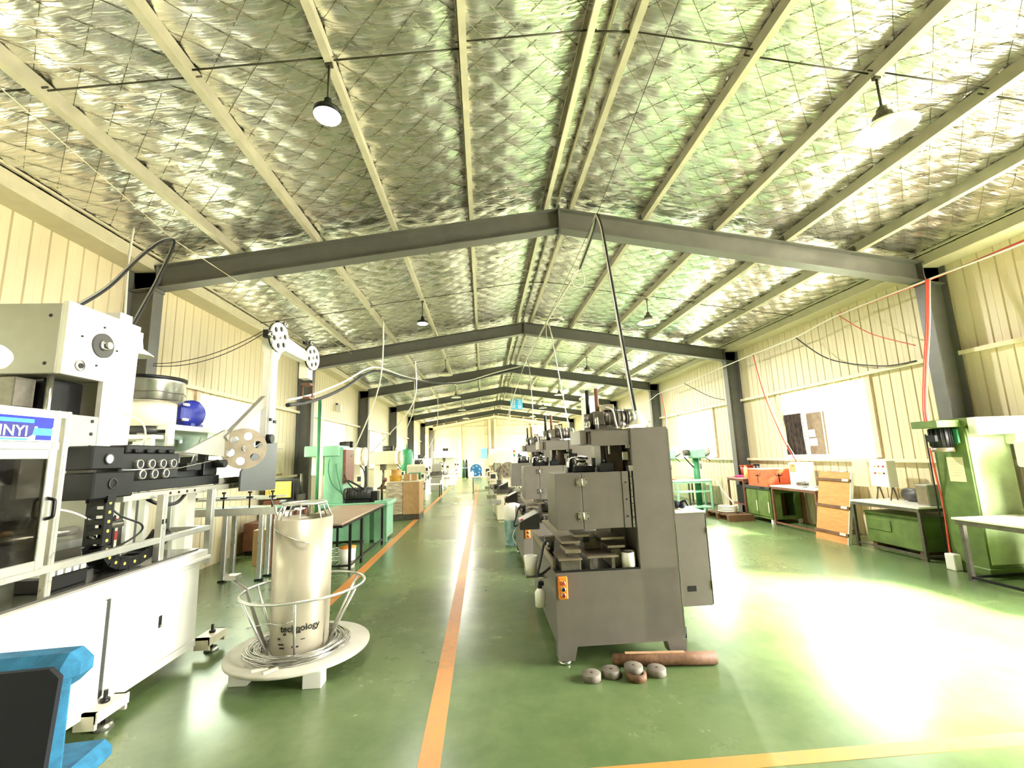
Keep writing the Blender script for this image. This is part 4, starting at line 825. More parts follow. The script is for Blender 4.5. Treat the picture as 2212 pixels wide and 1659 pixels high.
# ------------------------------------------------------------------ the grey drilling machines in the middle, built once and repeated behind
def grey_machine(label, loc, full=True):
    t = thing('grey_drilling_machine', label, 'machine', loc, 0, 'grey drilling machines in the middle row')
    P = lambda n, m, fn, par=None: part(n, m, par or t, fn)
    D = 1.8                                   # length along the hall
    base = P('base', M_PRESSG, lambda b: b.prism([(0, .15), (1.1, .15), (1.1, .76), (0, .76)], -D, 0, 'z'))
    base.data.transform(Matrix.Rotation(PI/2, 4, 'X')); 
    for x0, x1 in ((0, .14), (.99, 1.13)):
        for y in (0., D-.14): P('leg_plate', M_PRESSG, lambda b: b.prism([(x0, .04), (x1, .04), (x1+(.03 if x0 == 0 else 0), .16), (x0-(.03 if x0 else 0), .16)], -y-.14, -y, 'z')).data.transform(Matrix.Rotation(PI/2, 4, 'X'))
    for x in (.06, 1.06):
        for y in (.07, D-.07): P('levelling_foot', M_STEELB, lambda b: b.lathe([(.001, 0), (.055, 0), (.06, .02), (.03, .035), (.018, .045), (.018, .08)], (x, y, 0), n=20))
    P('table_rim', M_BLACK, lambda b: (b.box(.0, .77, .0, .012, .76, .775), b.box(0, .012, .012, D, .76, .775)))
    P('table_well', M_WORK, lambda b: b.box(.012, .77, .012, D, .755, .762))
    P('side_column', M_PRESSG, lambda b: b.box(.77, 1.13, .0, .95, .17, 2.02, .006))
    P('column_lit_edge', M_STEELB, lambda b: b.box(1.128, 1.134, -.003, .003, .2, 2.0))  # bright strip stands for the light caught on this edge
    P('column_back_plate', M_PRESSG, lambda b: b.box(.62, .77, .35, .95, .76, 1.95, .005))
    arm = P('top_arm', M_PRESSG, lambda b: (b.box(.4, .77, .03, .5, 1.9, 2.0, .004), b.box(.4, .77, .01, .028, 1.86, 2.0), b.box(.3, .4, .03, .5, 1.99, 2.01), b.box(.3, .36, .03, .5, 1.88, 1.99), b.box(.375, .399, .02, .5, 1.87, 1.985)))
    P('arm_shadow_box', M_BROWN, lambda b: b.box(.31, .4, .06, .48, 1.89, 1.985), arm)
    P('spindle_column', mat('spindle_brown', (62, 44, 36), .4, var=.2), lambda b: (b.box(.56, .72, .12, .42, 1.62, 1.9, .005), b.box(.52, .57, .16, .4, 1.63, 1.9)))
    P('slide_block', M_STEELB, lambda b: b.box(.7, .76, .06, .13, 1.72, 1.8, .004)); P('slide_block', M_STEELB, lambda b: b.box(.58, .6, .1, .13, 1.78, 1.87, .002)); P('slide_block', M_STEELB, lambda b: b.box(.73, .77, .03, .1, 1.83, 1.87, .002)); P('slide_block', M_STEELB, lambda b: b.box(.73, .78, .0, .08, 1.62, 1.67, .002))
    # guard box with hinged door
    gb = P('guard_box', M_PRESSG, lambda b: (b.box(.04, .28, .0, .55, 1.12, 1.62, .004), b.box(.28, .66, .012, .55, 1.12, 1.62, .004)))
    dr = P('guard_door', M_PRESSG, lambda b: b.box(.285, .66, .0, .012, 1.12, 1.62, .003))
    for z in (1.2, 1.5):
        h = P('hinge', M_STEELB, lambda b: (b.box(.235, .28, -.006, .0, z, z+.07), b.box(.29, .335, -.006, .0, z, z+.07), b.cyl((.285, -.008, z), (.285, -.008, z+.07), .008, n=10)))
        for x in (.245, .325):
            for q in (.012, .058): P('hinge_screw', M_BLACK, lambda b: b.cyl((x, -.009, z+q), (x, -.006, z+q), .006, n=8), h)
    P('flange_strip', M_PRESSG, lambda b: (b.box(.66, .72, -.004, .01, 1.12, 1.62), ))
    st = P('screw_strip', M_STEELB, lambda b: b.box(.735, .75, -.008, -.001, 1.12, 1.63))
    for i in range(8): P('strip_screw', M_BLACK, lambda b: b.cyl((.7425, -.011, 1.15+.06*i), (.7425, -.008, 1.15+.06*i), .005, n=6), st)
    for z in (1.22, 1.37, 1.52): P('flange_bolt', M_BLACK, lambda b: b.cyl((.69, -.008, z), (.69, -.004, z), .009, n=8))
    # fixtures in the well
    P('vice_block', M_IRON, lambda b: b.box(.06, .24, .02, .3, .762, .86, .005)); P('vice_jaw', M_BRONZE, lambda b: b.box(.04, .25, .0, .34, .86, .875)); P('vice_plate', M_BRONZE, lambda b: b.box(.1, .24, .0, .3, .92, .95, .003)); P('vice_stem', M_IRON, lambda b: b.box(.13, .21, .05, .25, .875, .92))
    P('long_plate', M_BRONZE, lambda b: b.box(.09, .26, .1, 1.5, .985, 1.005)); P('rail_support', M_IRON, lambda b: b.box(.14, .2, .2, 1.4, .95, .985)); P('cross_plate', M_BRONZE, lambda b: b.box(.22, .36, .15, .45, 1.03, 1.05)); P('cross_support', M_IRON, lambda b: b.box(.25, .31, .2, .4, 1.005, 1.03))
    P('front_shelf', M_BRONZE, lambda b: b.box(.3, .58, .0, .5, .87, .885)); P('shelf_leg', M_IRON, lambda b: b.box(.32, .35, .02, .06, .762, .87)); P('shelf_leg', M_IRON, lambda b: b.box(.52, .55, .02, .06, .762, .87)); P('slide_bed', M_IRON, lambda b: b.box(.34, .5, .3, 1.3, .885, .99, .005))
    P('clamp_block', M_BLACK, lambda b: b.box(.32, .38, .25, .33, .96, 1.02)); P('right_vice', M_IRON, lambda b: b.box(.54, .64, .1, .4, .762, .92, .004)); P('right_jaw', M_BRONZE, lambda b: b.box(.5, .66, .05, .4, .94, .96)); P('right_jaw_stem', M_IRON, lambda b: b.box(.55, .62, .1, .35, .92, .94)); P('right_plate', M_BRONZE, lambda b: b.box(.46, .68, .12, .5, 1.0, 1.02)); P('right_block', M_BLACK, lambda b: b.box(.46, .52, .3, .4, .96, 1.0))
    P('slide_cover', M_BRONZE, lambda b: b.box(.36, .48, .5, 1.7, 1.04, 1.055)); P('slide_post', M_IRON, lambda b: b.box(.38, .46, .9, 1.0, .99, 1.04))
    # head gear on the guard box
    P('drill_head', M_BLACK, lambda b: (b.box(.24, .45, .12, .42, 1.62, 1.68, .008), b.box(.2, .26, .2, .3, 1.62, 1.78, .006), b.box(.42, .45, .1, .14, 1.66, 1.75)))
    P('wire_reel', M_STEELB, lambda b: b.lathe([(.02, 0), (.07, 0), (.07, .012), (.05, .02), (.05, .05), (.07, .06), (.07, .07), (.02, .07)], (.34, .25, 1.69), (0, -.3, 1), 24))
    P('gauge', M_BLACK, lambda b: (b.box(.2, .28, .1, .16, 1.77, 1.8), b.cyl((.22, .12, 1.8), (.22, .12, 1.84), .018, n=10))); P('pipe_elbow', M_STEELB, lambda b: b.tube(smooth_path([(.26, .2, 1.7), (.24, .16, 1.76), (.2, .14, 1.74), (.19, .14, 1.66)], 4), .012, 7))
    P('box_device', M_RUB, lambda b: (b.box(.48, .6, .05, .2, 1.62, 1.7, .006), b.cyl((.52, .1, 1.7), (.52, .1, 1.74), .02, n=10)))
    # motors and rods on the top
    P('motor_mount', M_IRON, lambda b: (b.box(.4, .74, .12, .46, 2.0, 2.02, .003), b.box(.5, .66, .18, .4, 2.02, 2.06)))
    mo = P('motor', M_IRON, lambda b: b.cyl((.6, .28, 2.13), (.84, .28, 2.13), .085, n=24)); P('fan_cowl', M_STEELB, lambda b: b.lathe([(.085, .0), (.092, .0), (.092, .05), (.07, .08), (.001, .085)], (.84, .28, 2.13), (1, 0, 0), 24), mo)
    for i in range(5): P('cooling_fin', M_IRON, lambda b: b.tube([(.64+.045*i, .28+.09*math.cos(a), 2.13+.09*math.sin(a)) for a in [2*PI*k/18 for k in range(18)]], .006, 4, True), mo)
    P('junction_box', M_BRONZE, lambda b: b.box(.6, .7, .22, .34, 2.21, 2.27, .006), mo)
    P('gear_head', M_IRON, lambda b: (b.cyl((.46, .28, 2.02), (.46, .28, 2.18), .055, n=18), b.box(.48, .6, .2, .36, 2.06, 2.2, .012)))
    P('valve_cluster', M_STEELB, lambda b: (b.cyl((.42, .2, 2.0), (.42, .2, 2.1), .03, n=12), b.cyl((.5, .16, 2.02), (.5, .16, 2.14), .02, n=12)))
    P('threaded_rod', M_RUB, lambda b: b.cyl((.45, .28, 2.18), (.45, .28, 2.42), .02, n=12)); P('rusty_rod', M_BROWN, lambda b: b.cyl((.55, .3, 2.06), (.55, .3, 2.44), .021, n=12))
    P('cable_conduit', M_HOSE_W, lambda b: b.tube(smooth_path([(.6, .18, 2.24), (.66, .14, 2.2), (.68, .14, 2.1), (.69, .12, 2.02)], 5), .009, 7))
    # push-button station
    bs = P('button_station', M_ORANGE, lambda b: b.box(.02, .1, -.045, .0, .55, .735, .008))
    for z, m_ in ((.685, M_RED), (.635, M_BLACK), (.585, mat('dark_red_button', (120, 24, 20), .4))): P('button', m_, lambda b: b.cyl((.06, -.06, z), (.06, -.045, z), .014, n=16), bs); P('button_ring', M_STEELB, lambda b: b.lathe([(.014, 0), (.02, .0), (.019, .008), (.014, .008)], (.06, -.045, z), (0, -1, 0), 18), bs)
    # electric cabinet on the right side
    ec = P('electric_cabinet', M_PRESSG, lambda b: b.box(1.15, 1.5, .18, .72, .36, 1.2, .005)); P('cabinet_bracket', M_BLACK, lambda b: b.box(1.13, 1.15, .3, .6, .5, 1.1)); P('cabinet_lid', M_CREAM, lambda b: b.box(1.145, 1.505, .17, .73, 1.2, 1.212), ec)
    P('cabinet_door_edge', M_BLACK, lambda b: b.box(1.5, 1.506, .18, .72, .37, 1.19), ec); P('cabinet_latch', M_BLACK, lambda b: b.box(1.27, 1.35, .174, .18, .49, .54, .003), ec); P('hinge_pin', M_CREAM, lambda b: b.box(1.502, 1.512, .17, .19, .5, .58), ec); P('hinge_pin', M_CREAM, lambda b: b.box(1.502, 1.512, .17, .19, 1.0, 1.06), ec)
    P('cable_gland', M_BLACK, lambda b: (b.tube(smooth_path([(1.2, .4, .36), (1.23, .42, .25), (1.2, .46, .17), (1.14, .46, .2)], 5), .016, 7), b.tube(smooth_path([(1.26, .4, .36), (1.28, .42, .28), (1.24, .5, .18), (1.12, .5, .24)], 5), .014, 7), b.box(1.18, 1.3, .44, .52, .1, .2)))
    P('gland_foot', M_BLACK, lambda b: b.box(1.16, 1.32, .42, .54, 0, .1))
    # operator console and hose on the aisle side
    cs = P('operator_console', M_DGREY, lambda b: b.prism([(-.22, .98), (0, .98), (0, 1.16), (-.22, 1.06)], 1.0, 1.35, 'z'))
    cs.data.transform(Matrix(((1, 0, 0, 0), (0, 0, 1, 0), (0, 1, 0, 0), (0, 0, 0, 1)))); cs.data.flip_normals()
    P('console_face', M_MGREY, lambda b: b.add([(-.21, 1.02, 1.068), (-.02, 1.02, 1.154), (-.02, 1.33, 1.154), (-.21, 1.33, 1.068)], [(0, 1, 2, 3)]), cs); P('stop_button', M_RED, lambda b: b.cyl((-.19, 1.06, 1.07), (-.197, 1.06, 1.09), .018, n=12), cs)
    P('console_hose', M_HOSE_B, lambda b: b.tube(smooth_path([(0, .55, .9), (-.03, .4, .96), (-.1, .25, .8), (-.13, .2, .72), (-.1, .22, .7), (.0, .3, .74)], 6), .012, 8))
    P('hose_fitting', M_STEELB, lambda b: b.cyl((.0, .55, .9), (.04, .55, .9), .025, n=12)); P('coolant_pump', M_IRON, lambda b: (b.cyl((.05, .62, .762), (.05, .62, .92), .045, n=16), b.box(.0, .1, .58, .66, .92, .97)))
    P('side_rail', M_BRONZE, lambda b: b.box(.0, .02, .1, 1.7, .765, .85))
    return t
G1 = grey_machine('nearest grey drilling machine with orange button box in front of the aisle', (-.66, 4.11, 0))
for i, (y, lab) in enumerate(((7.05, 'second grey drilling machine, right behind the nearest one'), (10.1, 'third grey drilling machine, partly hidden behind the second'))):
    c = copy_tree(G1); c.location = (-.68, y, 0); c['label'] = lab
# loose things on and around the nearest machine
CN = thing('tin_can', 'white tin can standing in the well of the nearest grey machine', 'can', (-.66+.69, 4.11+.07, .762))
part('can_body', M_WHITE, CN, lambda b: b.lathe([(.001, 0), (.062, 0), (.062, .14), (.057, .14), (.056, .02), (.001, .02)], n=28)); part('can_rim', M_BLACK, CN, lambda b: b.lathe([(.056, .136), (.064, .138), (.064, .148), (.056, .148)], n=28))
CP = thing('paper_cup', 'white paper cup on the left rail of the nearest grey machine', 'cup', (-.79, 4.95, 0)); part('cup_wall', M_WHITE, CP, lambda b: b.lathe([(.001, .55), (.055, .55), (.075, .74), (.07, .74), (.05, .56), (.001, .56)], n=24)); part('cup_bracket', M_IRON, CP, lambda b: (b.box(-.06, .13, -.06, .06, .53, .55)))
SB = thing('spray_bottle', 'white spray bottle on a hook at the left side of the nearest machine', 'bottle', (-.745, 4.6, 0)); part('bottle_body', M_WHITE, SB, lambda b: b.lathe([(.001, .34), (.05, .34), (.052, .47), (.03, .5), (.018, .51), (.018, .53)], n=20)); part('sprayer', M_BLACK, SB, lambda b: (b.box(-.015, .04, -.02, .02, .53, .57, .006), b.cyl((0, 0, .5), (0, 0, .535), .022, n=12))); part('hook', M_STEELB, SB, lambda b: b.tube([(.02, 0, .55), (.0, 0, .6), (.075, 0, .6)], .005, 6))
for i, (x, y, lab) in enumerate(((-.44, 3.86, 'leftmost flat grey weight disc in front of the nearest machine'), (-.27, 3.9, 'second flat grey weight disc from the left on the floor'), (-.09, 3.87, 'raised weight disc resting on a broken collar on the floor'), (.1, 3.87, 'rightmost flat grey weight disc beside the timber log'))):
    t = thing('weight_disc', lab, 'weight', (x, y, 0), 0, 'weight discs on the floor'); z = .0 if i != 2 else .03
    part('disc', mat('weight_cast_iron', (126, 118, 104), .6, var=.15, scale=14), t, lambda b: b.lathe([(.001, z), (.07, z), (.075, z+.006), (.075, z+.05), (.07, z+.055), (.012, z+.055)], n=32)); part('centre_hole', M_BLACK, t, lambda b: b.cyl((0, 0, z+.05), (0, 0, z+.0552), .012, n=12))
    if i == 2: part('collar', M_TIMB, t, lambda b: b.lathe([(.05, 0), (.078, 0), (.08, .05), (.055, .05)], (.005, -.05, 0), n=20))
LG = thing('timber_log', 'brown round timber log lying behind the weight discs', 'log', (.0, 4.04, 0), -.1)
part('log', M_TIMB, LG, lambda b: b.lathe([(.001, -.02), (.045, 0), (.05, .3), (.052, .6), (.05, .86), (.001, .87)], (-.2, 0, .051), (1, 0, 0), 20)); part('bark_strip', mat('pale_bark', (190, 150, 110), .8, var=.2), LG, lambda b: b.box(-.1, .4, -.02, .02, .098, .104))
TL = thing('cloth_bundle', 'dark blue cloth bundle with tools on the electric cabinet', 'cloth', (-.66+1.3, 4.5, 1.213)); part('bundle', mat('dark_blue_cloth', (34, 36, 52), .85, var=.3, scale=20, bump=.4, bscale=40), TL, lambda b: (b.sphere((-.06, .0, .045), .055, sz=.8), b.sphere((.02, .02, .04), .05, sz=.8), b.sphere((.07, -.01, .03), .035, sz=.8))); part('grip', M_RUB, TL, lambda b: b.tube(smooth_path([(.05, 0, .05), (.1, -.02, .08), (.13, -.02, .03)], 4), .012, 7))
# teal water jug on a stand by the second machine
WJ = thing('coolant_barrel', 'squat barrel with white top and teal lower half beside the second grey machine', 'barrel', (-.69, 9.48, 0)); part('barrel_top', M_MWHITE, WJ, lambda b: b.lathe([(.175, .5), (.178, .72), (.15, .8), (.06, .83), (.05, .88), (.001, .88)], n=28)); part('lower_half', mat('teal_can', (60, 130, 140), .4, var=.3, scale=9, rgb2=(190, 215, 215)), WJ, lambda b: b.lathe([(.001, .0), (.17, .0), (.175, .02), (.175, .5)], n=28)); part('drain_hose', M_HOSE_W, WJ, lambda b: b.tube(smooth_path([(.05, -.17, .35), (-.03, -.25, .2), (.05, -.24, .02)], 5), .01, 6)); part('barrel_hose', M_HOSE_B, WJ, lambda b: b.tube(smooth_path([(-.02, -.02, .87), (-.1, -.05, 1.0), (.05, -.1, 1.15)], 5), .012, 6))
# further white and cream machines behind the grey row
for nm, lab, loc, m_, w_, d_, h_, wh in [
 ('cream_pillar_machine', 'tall cream pillar machine rising behind the nearest grey head', (.5, 13.6, 0), M_CREAM, .8, 1.0, 2.3, False),
 ('white_arched_machine', 'white machine with arched rounded frame in the middle row', (-.3, 17.0, 0), M_MWHITE, 1.1, 1.2, 2.05, True),
 ('cream_coiling_machine', 'cream coiling machine beyond the arched white one', (-.5, 20.4, 0), M_CREAM, 1.1, 1.2, 1.9, True),
 ('white_enclosed_machine', 'white enclosed cabinet machine at the far middle of the hall', (-.66, 24.7, 0), M_MWHITE, .62, 1.0, 2.18, False),
 ('white_lathe', 'white lathe behind the coiling machine in the middle row', (.7, 23.6, 0), M_MWHITE, .6, .9, 1.4, False)]:
    press(nm, lab, loc, 0, m_, w=w_, d=d_, h=h_, wheel=wh, motor=False, bed=.75, head=.5)
AT = thing('white_roof_duct', 'tall white square duct post standing behind the nearest grey machine', 'duct', (1.07, 9.5, 0))
part('duct', M_WHITE, AT, lambda b: b.box(-.16, .16, -.16, .16, 1.0, 2.95, .01)); part('duct_base', M_MWHITE, AT, lambda b: b.box(-.25, .25, -.2, .2, 0, 1.0, .01)); part('duct_cap', M_WHITE, AT, lambda b: b.box(-.19, .19, -.19, .19, 2.95, 3.0, .006))
WT = thing('aisle_side_table', 'bare steel side table with white top standing in the far aisle', 'table', (-1.42, 22.3, 0)); part('top', M_MWHITE, WT, lambda b: b.box(-.4, .4, -.4, .4, .8, .83))
for x in (-.38, .38):
    for y in (-.38, .38): part('leg', M_IRON, WT, lambda b: b.box(x-.015, x+.015, y-.015, y+.015, 0, .8))
part('stretcher', M_IRON, WT, lambda b: (b.box(-.38, .38, -.39, -.37, .14, .16), b.box(-.38, .38, .37, .39, .14, .16), b.box(-.39, -.37, -.38, .38, .14, .16), b.box(.37, .39, -.38, .38, .14, .16)))

# smaller winding and bending machines that crowd the rows
def winder(label, loc, m, h=1.55, R_=.24, side=-1, tower=True, tray=True):
    t = thing('winding_machine', label, 'machine', loc, 0, 'winding machines in the rows')
    part('base', m, t, lambda b: (b.box(-.38, .38, -.45, .45, .06, .78, .012), b.box(-.34, .34, -.41, .41, 0, .06)))
    part('table', M_IRON, t, lambda b: b.box(-.45, .45, -.5, .5, .78, .82, .005))
    part('upright', m, t, lambda b: b.box(-.2, .26, -.1, .36, .82, h, .02))
    w_ = part('guide_wheel', M_BRONZE, t, lambda b: b.ring_plate((side*.02, -.16, h-.2), (0, -1, 0), R_, .03, 6, R_*.18, R_*.12)); part('wheel_hub', M_STEELB, w_, lambda b: b.cyl((side*.02, -.2, h-.2), (side*.02, -.1, h-.2), R_*.13, n=14))
    part('tool_slide', M_IRON, t, lambda b: (b.box(-.36, .1, -.4, -.2, .82, .92, .006), b.box(-.3, -.12, -.36, -.24, .92, 1.04, .006))); part('tool_post', M_STEELB, t, lambda b: (b.cyl((.2, -.3, .82), (.2, -.3, 1.12), .022, n=10), b.box(.14, .26, -.34, -.26, 1.08, 1.16, .005)))
    part('small_motor', M_DGREY, t, lambda b: b.cyl((-.42, .1, .94), (-.2, .1, .94), .075, n=16)); cb = part('control_box', M_CREAM, t, lambda b: b.box(side*.46-.1, side*.46+.1, -.42, -.22, 1.02, 1.34, .008)); part('screen', M_DGREY, cb, lambda b: b.box(side*.46-.07, side*.46+.07, -.424, -.42, 1.18, 1.3)); part('box_arm', M_STEELB, t, lambda b: b.box(side*.46-.02, side*.46+.02, -.34, -.3, .82, 1.02))
    for i in range(3): part('button', (M_RED, M_DGREEN, M_YDOT)[i], cb, lambda b: b.cyl((side*.46-.05+.05*i, -.432, 1.1), (side*.46-.05+.05*i, -.42, 1.1), .014, n=8))
    if tower:
        part('tower_pole', M_STEELB, t, lambda b: b.cyl((.2, .25, h), (.2, .25, h+.18), .012, n=8))
        for i, m_ in enumerate((M_DGREEN, M_YDOT, M_RED)): part('tower_light', m_, t, lambda b: b.cyl((.2, .25, h+.18+.06*i), (.2, .25, h+.235+.06*i), .028, n=12))
    if tray: part('catch_tray', M_MGREY, t, lambda b: (b.box(side*.42-.16, side*.42+.16, -.48, -.1, .5, .52), b.box(side*.42-.16, side*.42+.16, -.48, -.47, .52, .6), b.box(side*.58-.005, side*.58+.005, -.48, -.1, .52, .6)))
    part('air_hose', M_HOSE_B, t, lambda b: b.tube(smooth_path([(-.1, -.12, h-.05), (-.28, -.2, h-.2), (-.3, -.25, 1.1), (-.2, -.3, 1.0)], 5), .012, 6))
    return t
for x, y, m, h, R_, sd, tw, lab in ((-.55, 13.1, M_CREAM, 1.6, .22, -1, True, 'cream winding machine with signal tower right after the third grey machine'),
    (-.6, 14.7, M_MWHITE, 1.5, .26, -1, False, 'white winding machine, second after the third grey machine'),
    (-.65, 18.75, M_MWHITE, 1.55, .24, -1, True, 'white winding machine between the arched and the coiling machine'),
    (-.38, 22.3, M_CREAM, 1.5, .22, -1, False, 'cream winding machine beyond the coiling machine'),
    (-4.95, 18.5, M_CREAM, 1.7, .26, 1, True, 'cream winding machine tucked behind the teal press'),
    (-3.95, 28.6, M_MWHITE, 1.5, .24, 1, False, 'white winding machine past the pale grey press'),
    (-3.8, 33.6, M_CREAM, 1.5, .24, 1, True, 'cream winding machine beyond the tall white enclosed machine'),
    (-3.75, 36.0, M_MWHITE, 1.4, .22, 1, False, 'white winding machine last in the left row'),
    (4.3, 24.6, M_MWHITE, 1.6, .25, -1, True, 'white winding machine beyond the cream forming press on the right'),
    (4.4, 28.2, M_CREAM, 1.6, .25, -1, False, 'cream winding machine farthest on the right side')):
    winder(lab, (x, y, 0), m, h, R_, sd, tw)

# ------------------------------------------------------------------ right side: green press, benches, boards, crate
RP = thing('green_sheet_press', 'tall green press with paper notice and black motor by the first right column', 'machine', (5.4, 5.8, 0))
part('column', M_OLIVE, RP, lambda b: b.prism([(.0, .08), (.46, .08), (.46, 2.0), (.0, 2.0)], 0, .66, 'x'))
part('base', M_OLIVE, RP, lambda b: b.box(-.04, .72, -.04, .48, 0, .1, .01))
part('lit_front_sheet', mat('press_lit_green', (196, 216, 160), .4, var=.14, scale=4), RP, lambda b: b.box(.03, .64, -.012, .0, .14, 1.96, .004))  # front face painted paler for the daylight falling on it
part('top_plate', M_OLIVE, RP, lambda b: (b.box(-.36, .0, .02, .4, 1.98, 2.08, .006), b.box(.0, .82, -.06, .42, 2.0, 2.1, .006)))
part('belt_guard', M_MWHITE, RP, lambda b: (b.box(.0, .76, -.18, -.06, 1.86, 2.1, .01), b.box(.58, .84, -.16, .1, 1.72, 1.98, .02)))
mo = part('motor', M_BLACK, RP, lambda b: (b.cyl((-.14, .2, 1.68), (-.14, .2, 1.97), .12, n=28), b.box(-.3, -.22, .14, .26, 1.78, 1.88, .008))); part('motor_band', M_BRONZE, mo, lambda b: b.cyl((-.14, .2, 1.64), (-.14, .2, 1.7), .124, n=28))
for i in range(16):
    a = 2*PI*i/16; part('cooling_fin', M_BLACK, mo, lambda b: b.cyl((-.14+.122*math.cos(a), .2+.122*math.sin(a), 1.72), (-.14+.122*math.cos(a), .2+.122*math.sin(a), 1.96), .008, n=5))
part('belt_plate', M_DGREEN, RP, lambda b: (b.box(-.02, .0, .1, .36, 1.74, 1.96), b.box(-.05, -.02, .05, .1, 1.76, 1.95)))
pn = part('paper_notice', M_PAPER, RP, lambda b: b.box(-.004, -.001, .08, .3, 1.22, 1.56)); pn['label'] = 'yellowed paper notice'
part('notice_print', M_MGREY, RP, lambda b: [b.box(-.0055, -.004, .11, .27, z, z+.004) for z in (1.3, 1.34, 1.38, 1.42, 1.46, 1.5)])
part('power_cable', M_HOSE_R, RP, lambda b: b.tube(smooth_path([(-.1, .42, 1.7), (-.06, .44, 1.3), (.0, .47, .95), (.03, .5, .7), (-.02, .47, .4), (-.06, .44, .2)], 5), .012, 7))
part('conduit', M_BLACK, RP, lambda b: b.cyl((-.05, .5, .12), (-.05, .5, 1.9), .01, n=8)); part('cable_box', M_WHITE, RP, lambda b: b.box(-.16, -.05, .3, .44, .0, .22, .01))
# front table in the lower right with things on it
FT = thing('steel_bench', 'grey steel bench at the right edge in front of the tall green press', 'bench', (4.93, 4.1, 0))
part('bench_top', M_MWHITE, FT, lambda b: b.box(0, 1.2, 0, 1.66, .76, .785, .004)); part('bench_apron', M_IRON, FT, lambda b: (b.box(.02, 1.18, 1.6, 1.63, .7, .76), b.box(.02, .05, .02, 1.6, .7, .76)))
for x in (.06, 1.14):
    for y in (.06, 1.58): part('leg', M_IRON, FT, lambda b: b.box(x-.025, x+.025, y-.025, y+.025, 0, .7))
part('floor_rail', M_BLACK, FT, lambda b: (b.box(.03, .06, .08, 1.56, .03, .06), b.box(.08, 1.12, 1.57, 1.6, .03, .06)))
BX = carton('striped_carton', 'white carton with a blue stripe on the bench at the right edge', M_WHITE, (5.7, 4.86, .786), (.55, .4, .3)); part('stripe', M_SBLUE, BX, lambda b: b.box(-.276, .276, -.202, -.2, .22, .285))
PH = thing('press_head_unit', 'white bench press head with ring handle above the striped carton', 'machine', (5.98, 5.36, .786))
part('pedestal', M_DGREY, PH, lambda b: b.box(-.12, .12, -.14, .1, 0, .52, .01)); part('housing', M_MWHITE, PH, lambda b: b.box(-.3, .25, -.26, .12, .64, .98, .02)); part('fin_motor', M_DGREEN, PH, lambda b: b.box(-.24, .22, -.22, .1, .52, .64, .01))
for i in range(7): part('fin', M_BLACK, PH, lambda b: b.box(-.22+.065*i, -.2+.065*i, -.235, -.22, .53, .63))
part('window_frame', M_CREAM, PH, lambda b: (b.box(-.28, -.1, -.27, -.26, .9, .92), b.box(-.28, -.1, -.27, -.26, .7, .72), b.box(-.28, -.26, -.27, -.26, .72, .9))); part('ring_handle', M_BLACK, PH, lambda b: b.tube([(-.34+.035*math.cos(a), -.2, .82+.06*math.sin(a)) for a in [2*PI*k/20 for k in range(20)]], .01, 6, True)); part('handle_stem', M_STEELB, PH, lambda b: b.cyl((-.31, -.2, .82), (-.29, -.2, .82), .02, n=8))
JB = thing('scrap_bin', 'dark blue-green bin of scrap under the bench at the right edge', 'bin', (5.75, 4.95, 0)); part('bin_walls', mat('bin_teal', (30, 62, 66), .5, var=.2), JB, lambda b: (b.box(-.3, .3, -.25, -.23, 0, .6), b.box(-.3, .3, .23, .25, 0, .6), b.box(-.3, -.28, -.23, .23, 0, .6), b.box(.28, .3, -.23, .23, 0, .6), b.box(-.28, .28, -.23, .23, 0, .02))); part('pipe_bend', M_WHITE, JB, lambda b: b.tube(smooth_path([(-.34, -.1, .62), (-.4, -.1, .55), (-.38, -.1, .42), (-.31, -.1, .4)], 5), .018, 8))

def bench(name, label, loc, L_, W_, H_, mt, ml, legs=((0, 0), (1, 0), (0, 1), (1, 1)), rail=True):
    t = thing(name, label, 'bench', loc); part('bench_top', mt, t, lambda b: b.box(0, W_, 0, L_, H_-.03, H_, .004)); part('bench_apron', ml, t, lambda b: (b.box(.01, .03, .02, L_-.02, H_-.08, H_-.03), b.box(.03, W_-.02, .02, .04, H_-.08, H_-.03), b.box(.03, W_-.02, L_-.04, L_-.02, H_-.08, H_-.03)))
    for i, j in legs: x, y = .03+i*(W_-.06), .03+j*(L_-.06); part('leg', ml, t, lambda b: b.box(x-.022, x+.022, y-.022, y+.022, 0, H_-.08))
    if rail: part('floor_rail', ml, t, lambda b: (b.box(.015, .045, .06, L_-.06, .05, .08), b.box(.06, W_-.06, .015, .045, .05, .08)))
    return t
bench('white_topped_bench', 'white-topped steel bench between the plywood board and the tall green press', (5.36, 6.62, 0), 1.3, .82, .8, M_MWHITE, M_IRON)
bench('sheet_steel_table', 'brown-legged table with pale sheet top between green cabinet and plywood board', (5.44, 8.86, 0), 1.45, .78, .9, M_MWHITE, M_BROWN)
GT = thing('green_tool_chest', 'long low green tool chest under the white-topped bench', 'chest', (5.5, 6.75, 0)); part('chest_body', M_OLIVE, GT, lambda b: b.box(0, .6, 0, 1.05, .1, .58, .01)); part('chest_lid', M_OLIVE, GT, lambda b: b.box(-.01, .61, -.01, 1.06, .58, .62, .006)); part('chest_drawer', M_OLIVE, GT, lambda b: b.box(-.012, 0, .55, 1.0, .32, .5, .003)); part('skid', M_TIMB, GT, lambda b: b.box(.02, .58, .05, .13, 0, .1)); part('skid', M_TIMB, GT, lambda b: b.box(.02, .58, .9, .98, 0, .1))
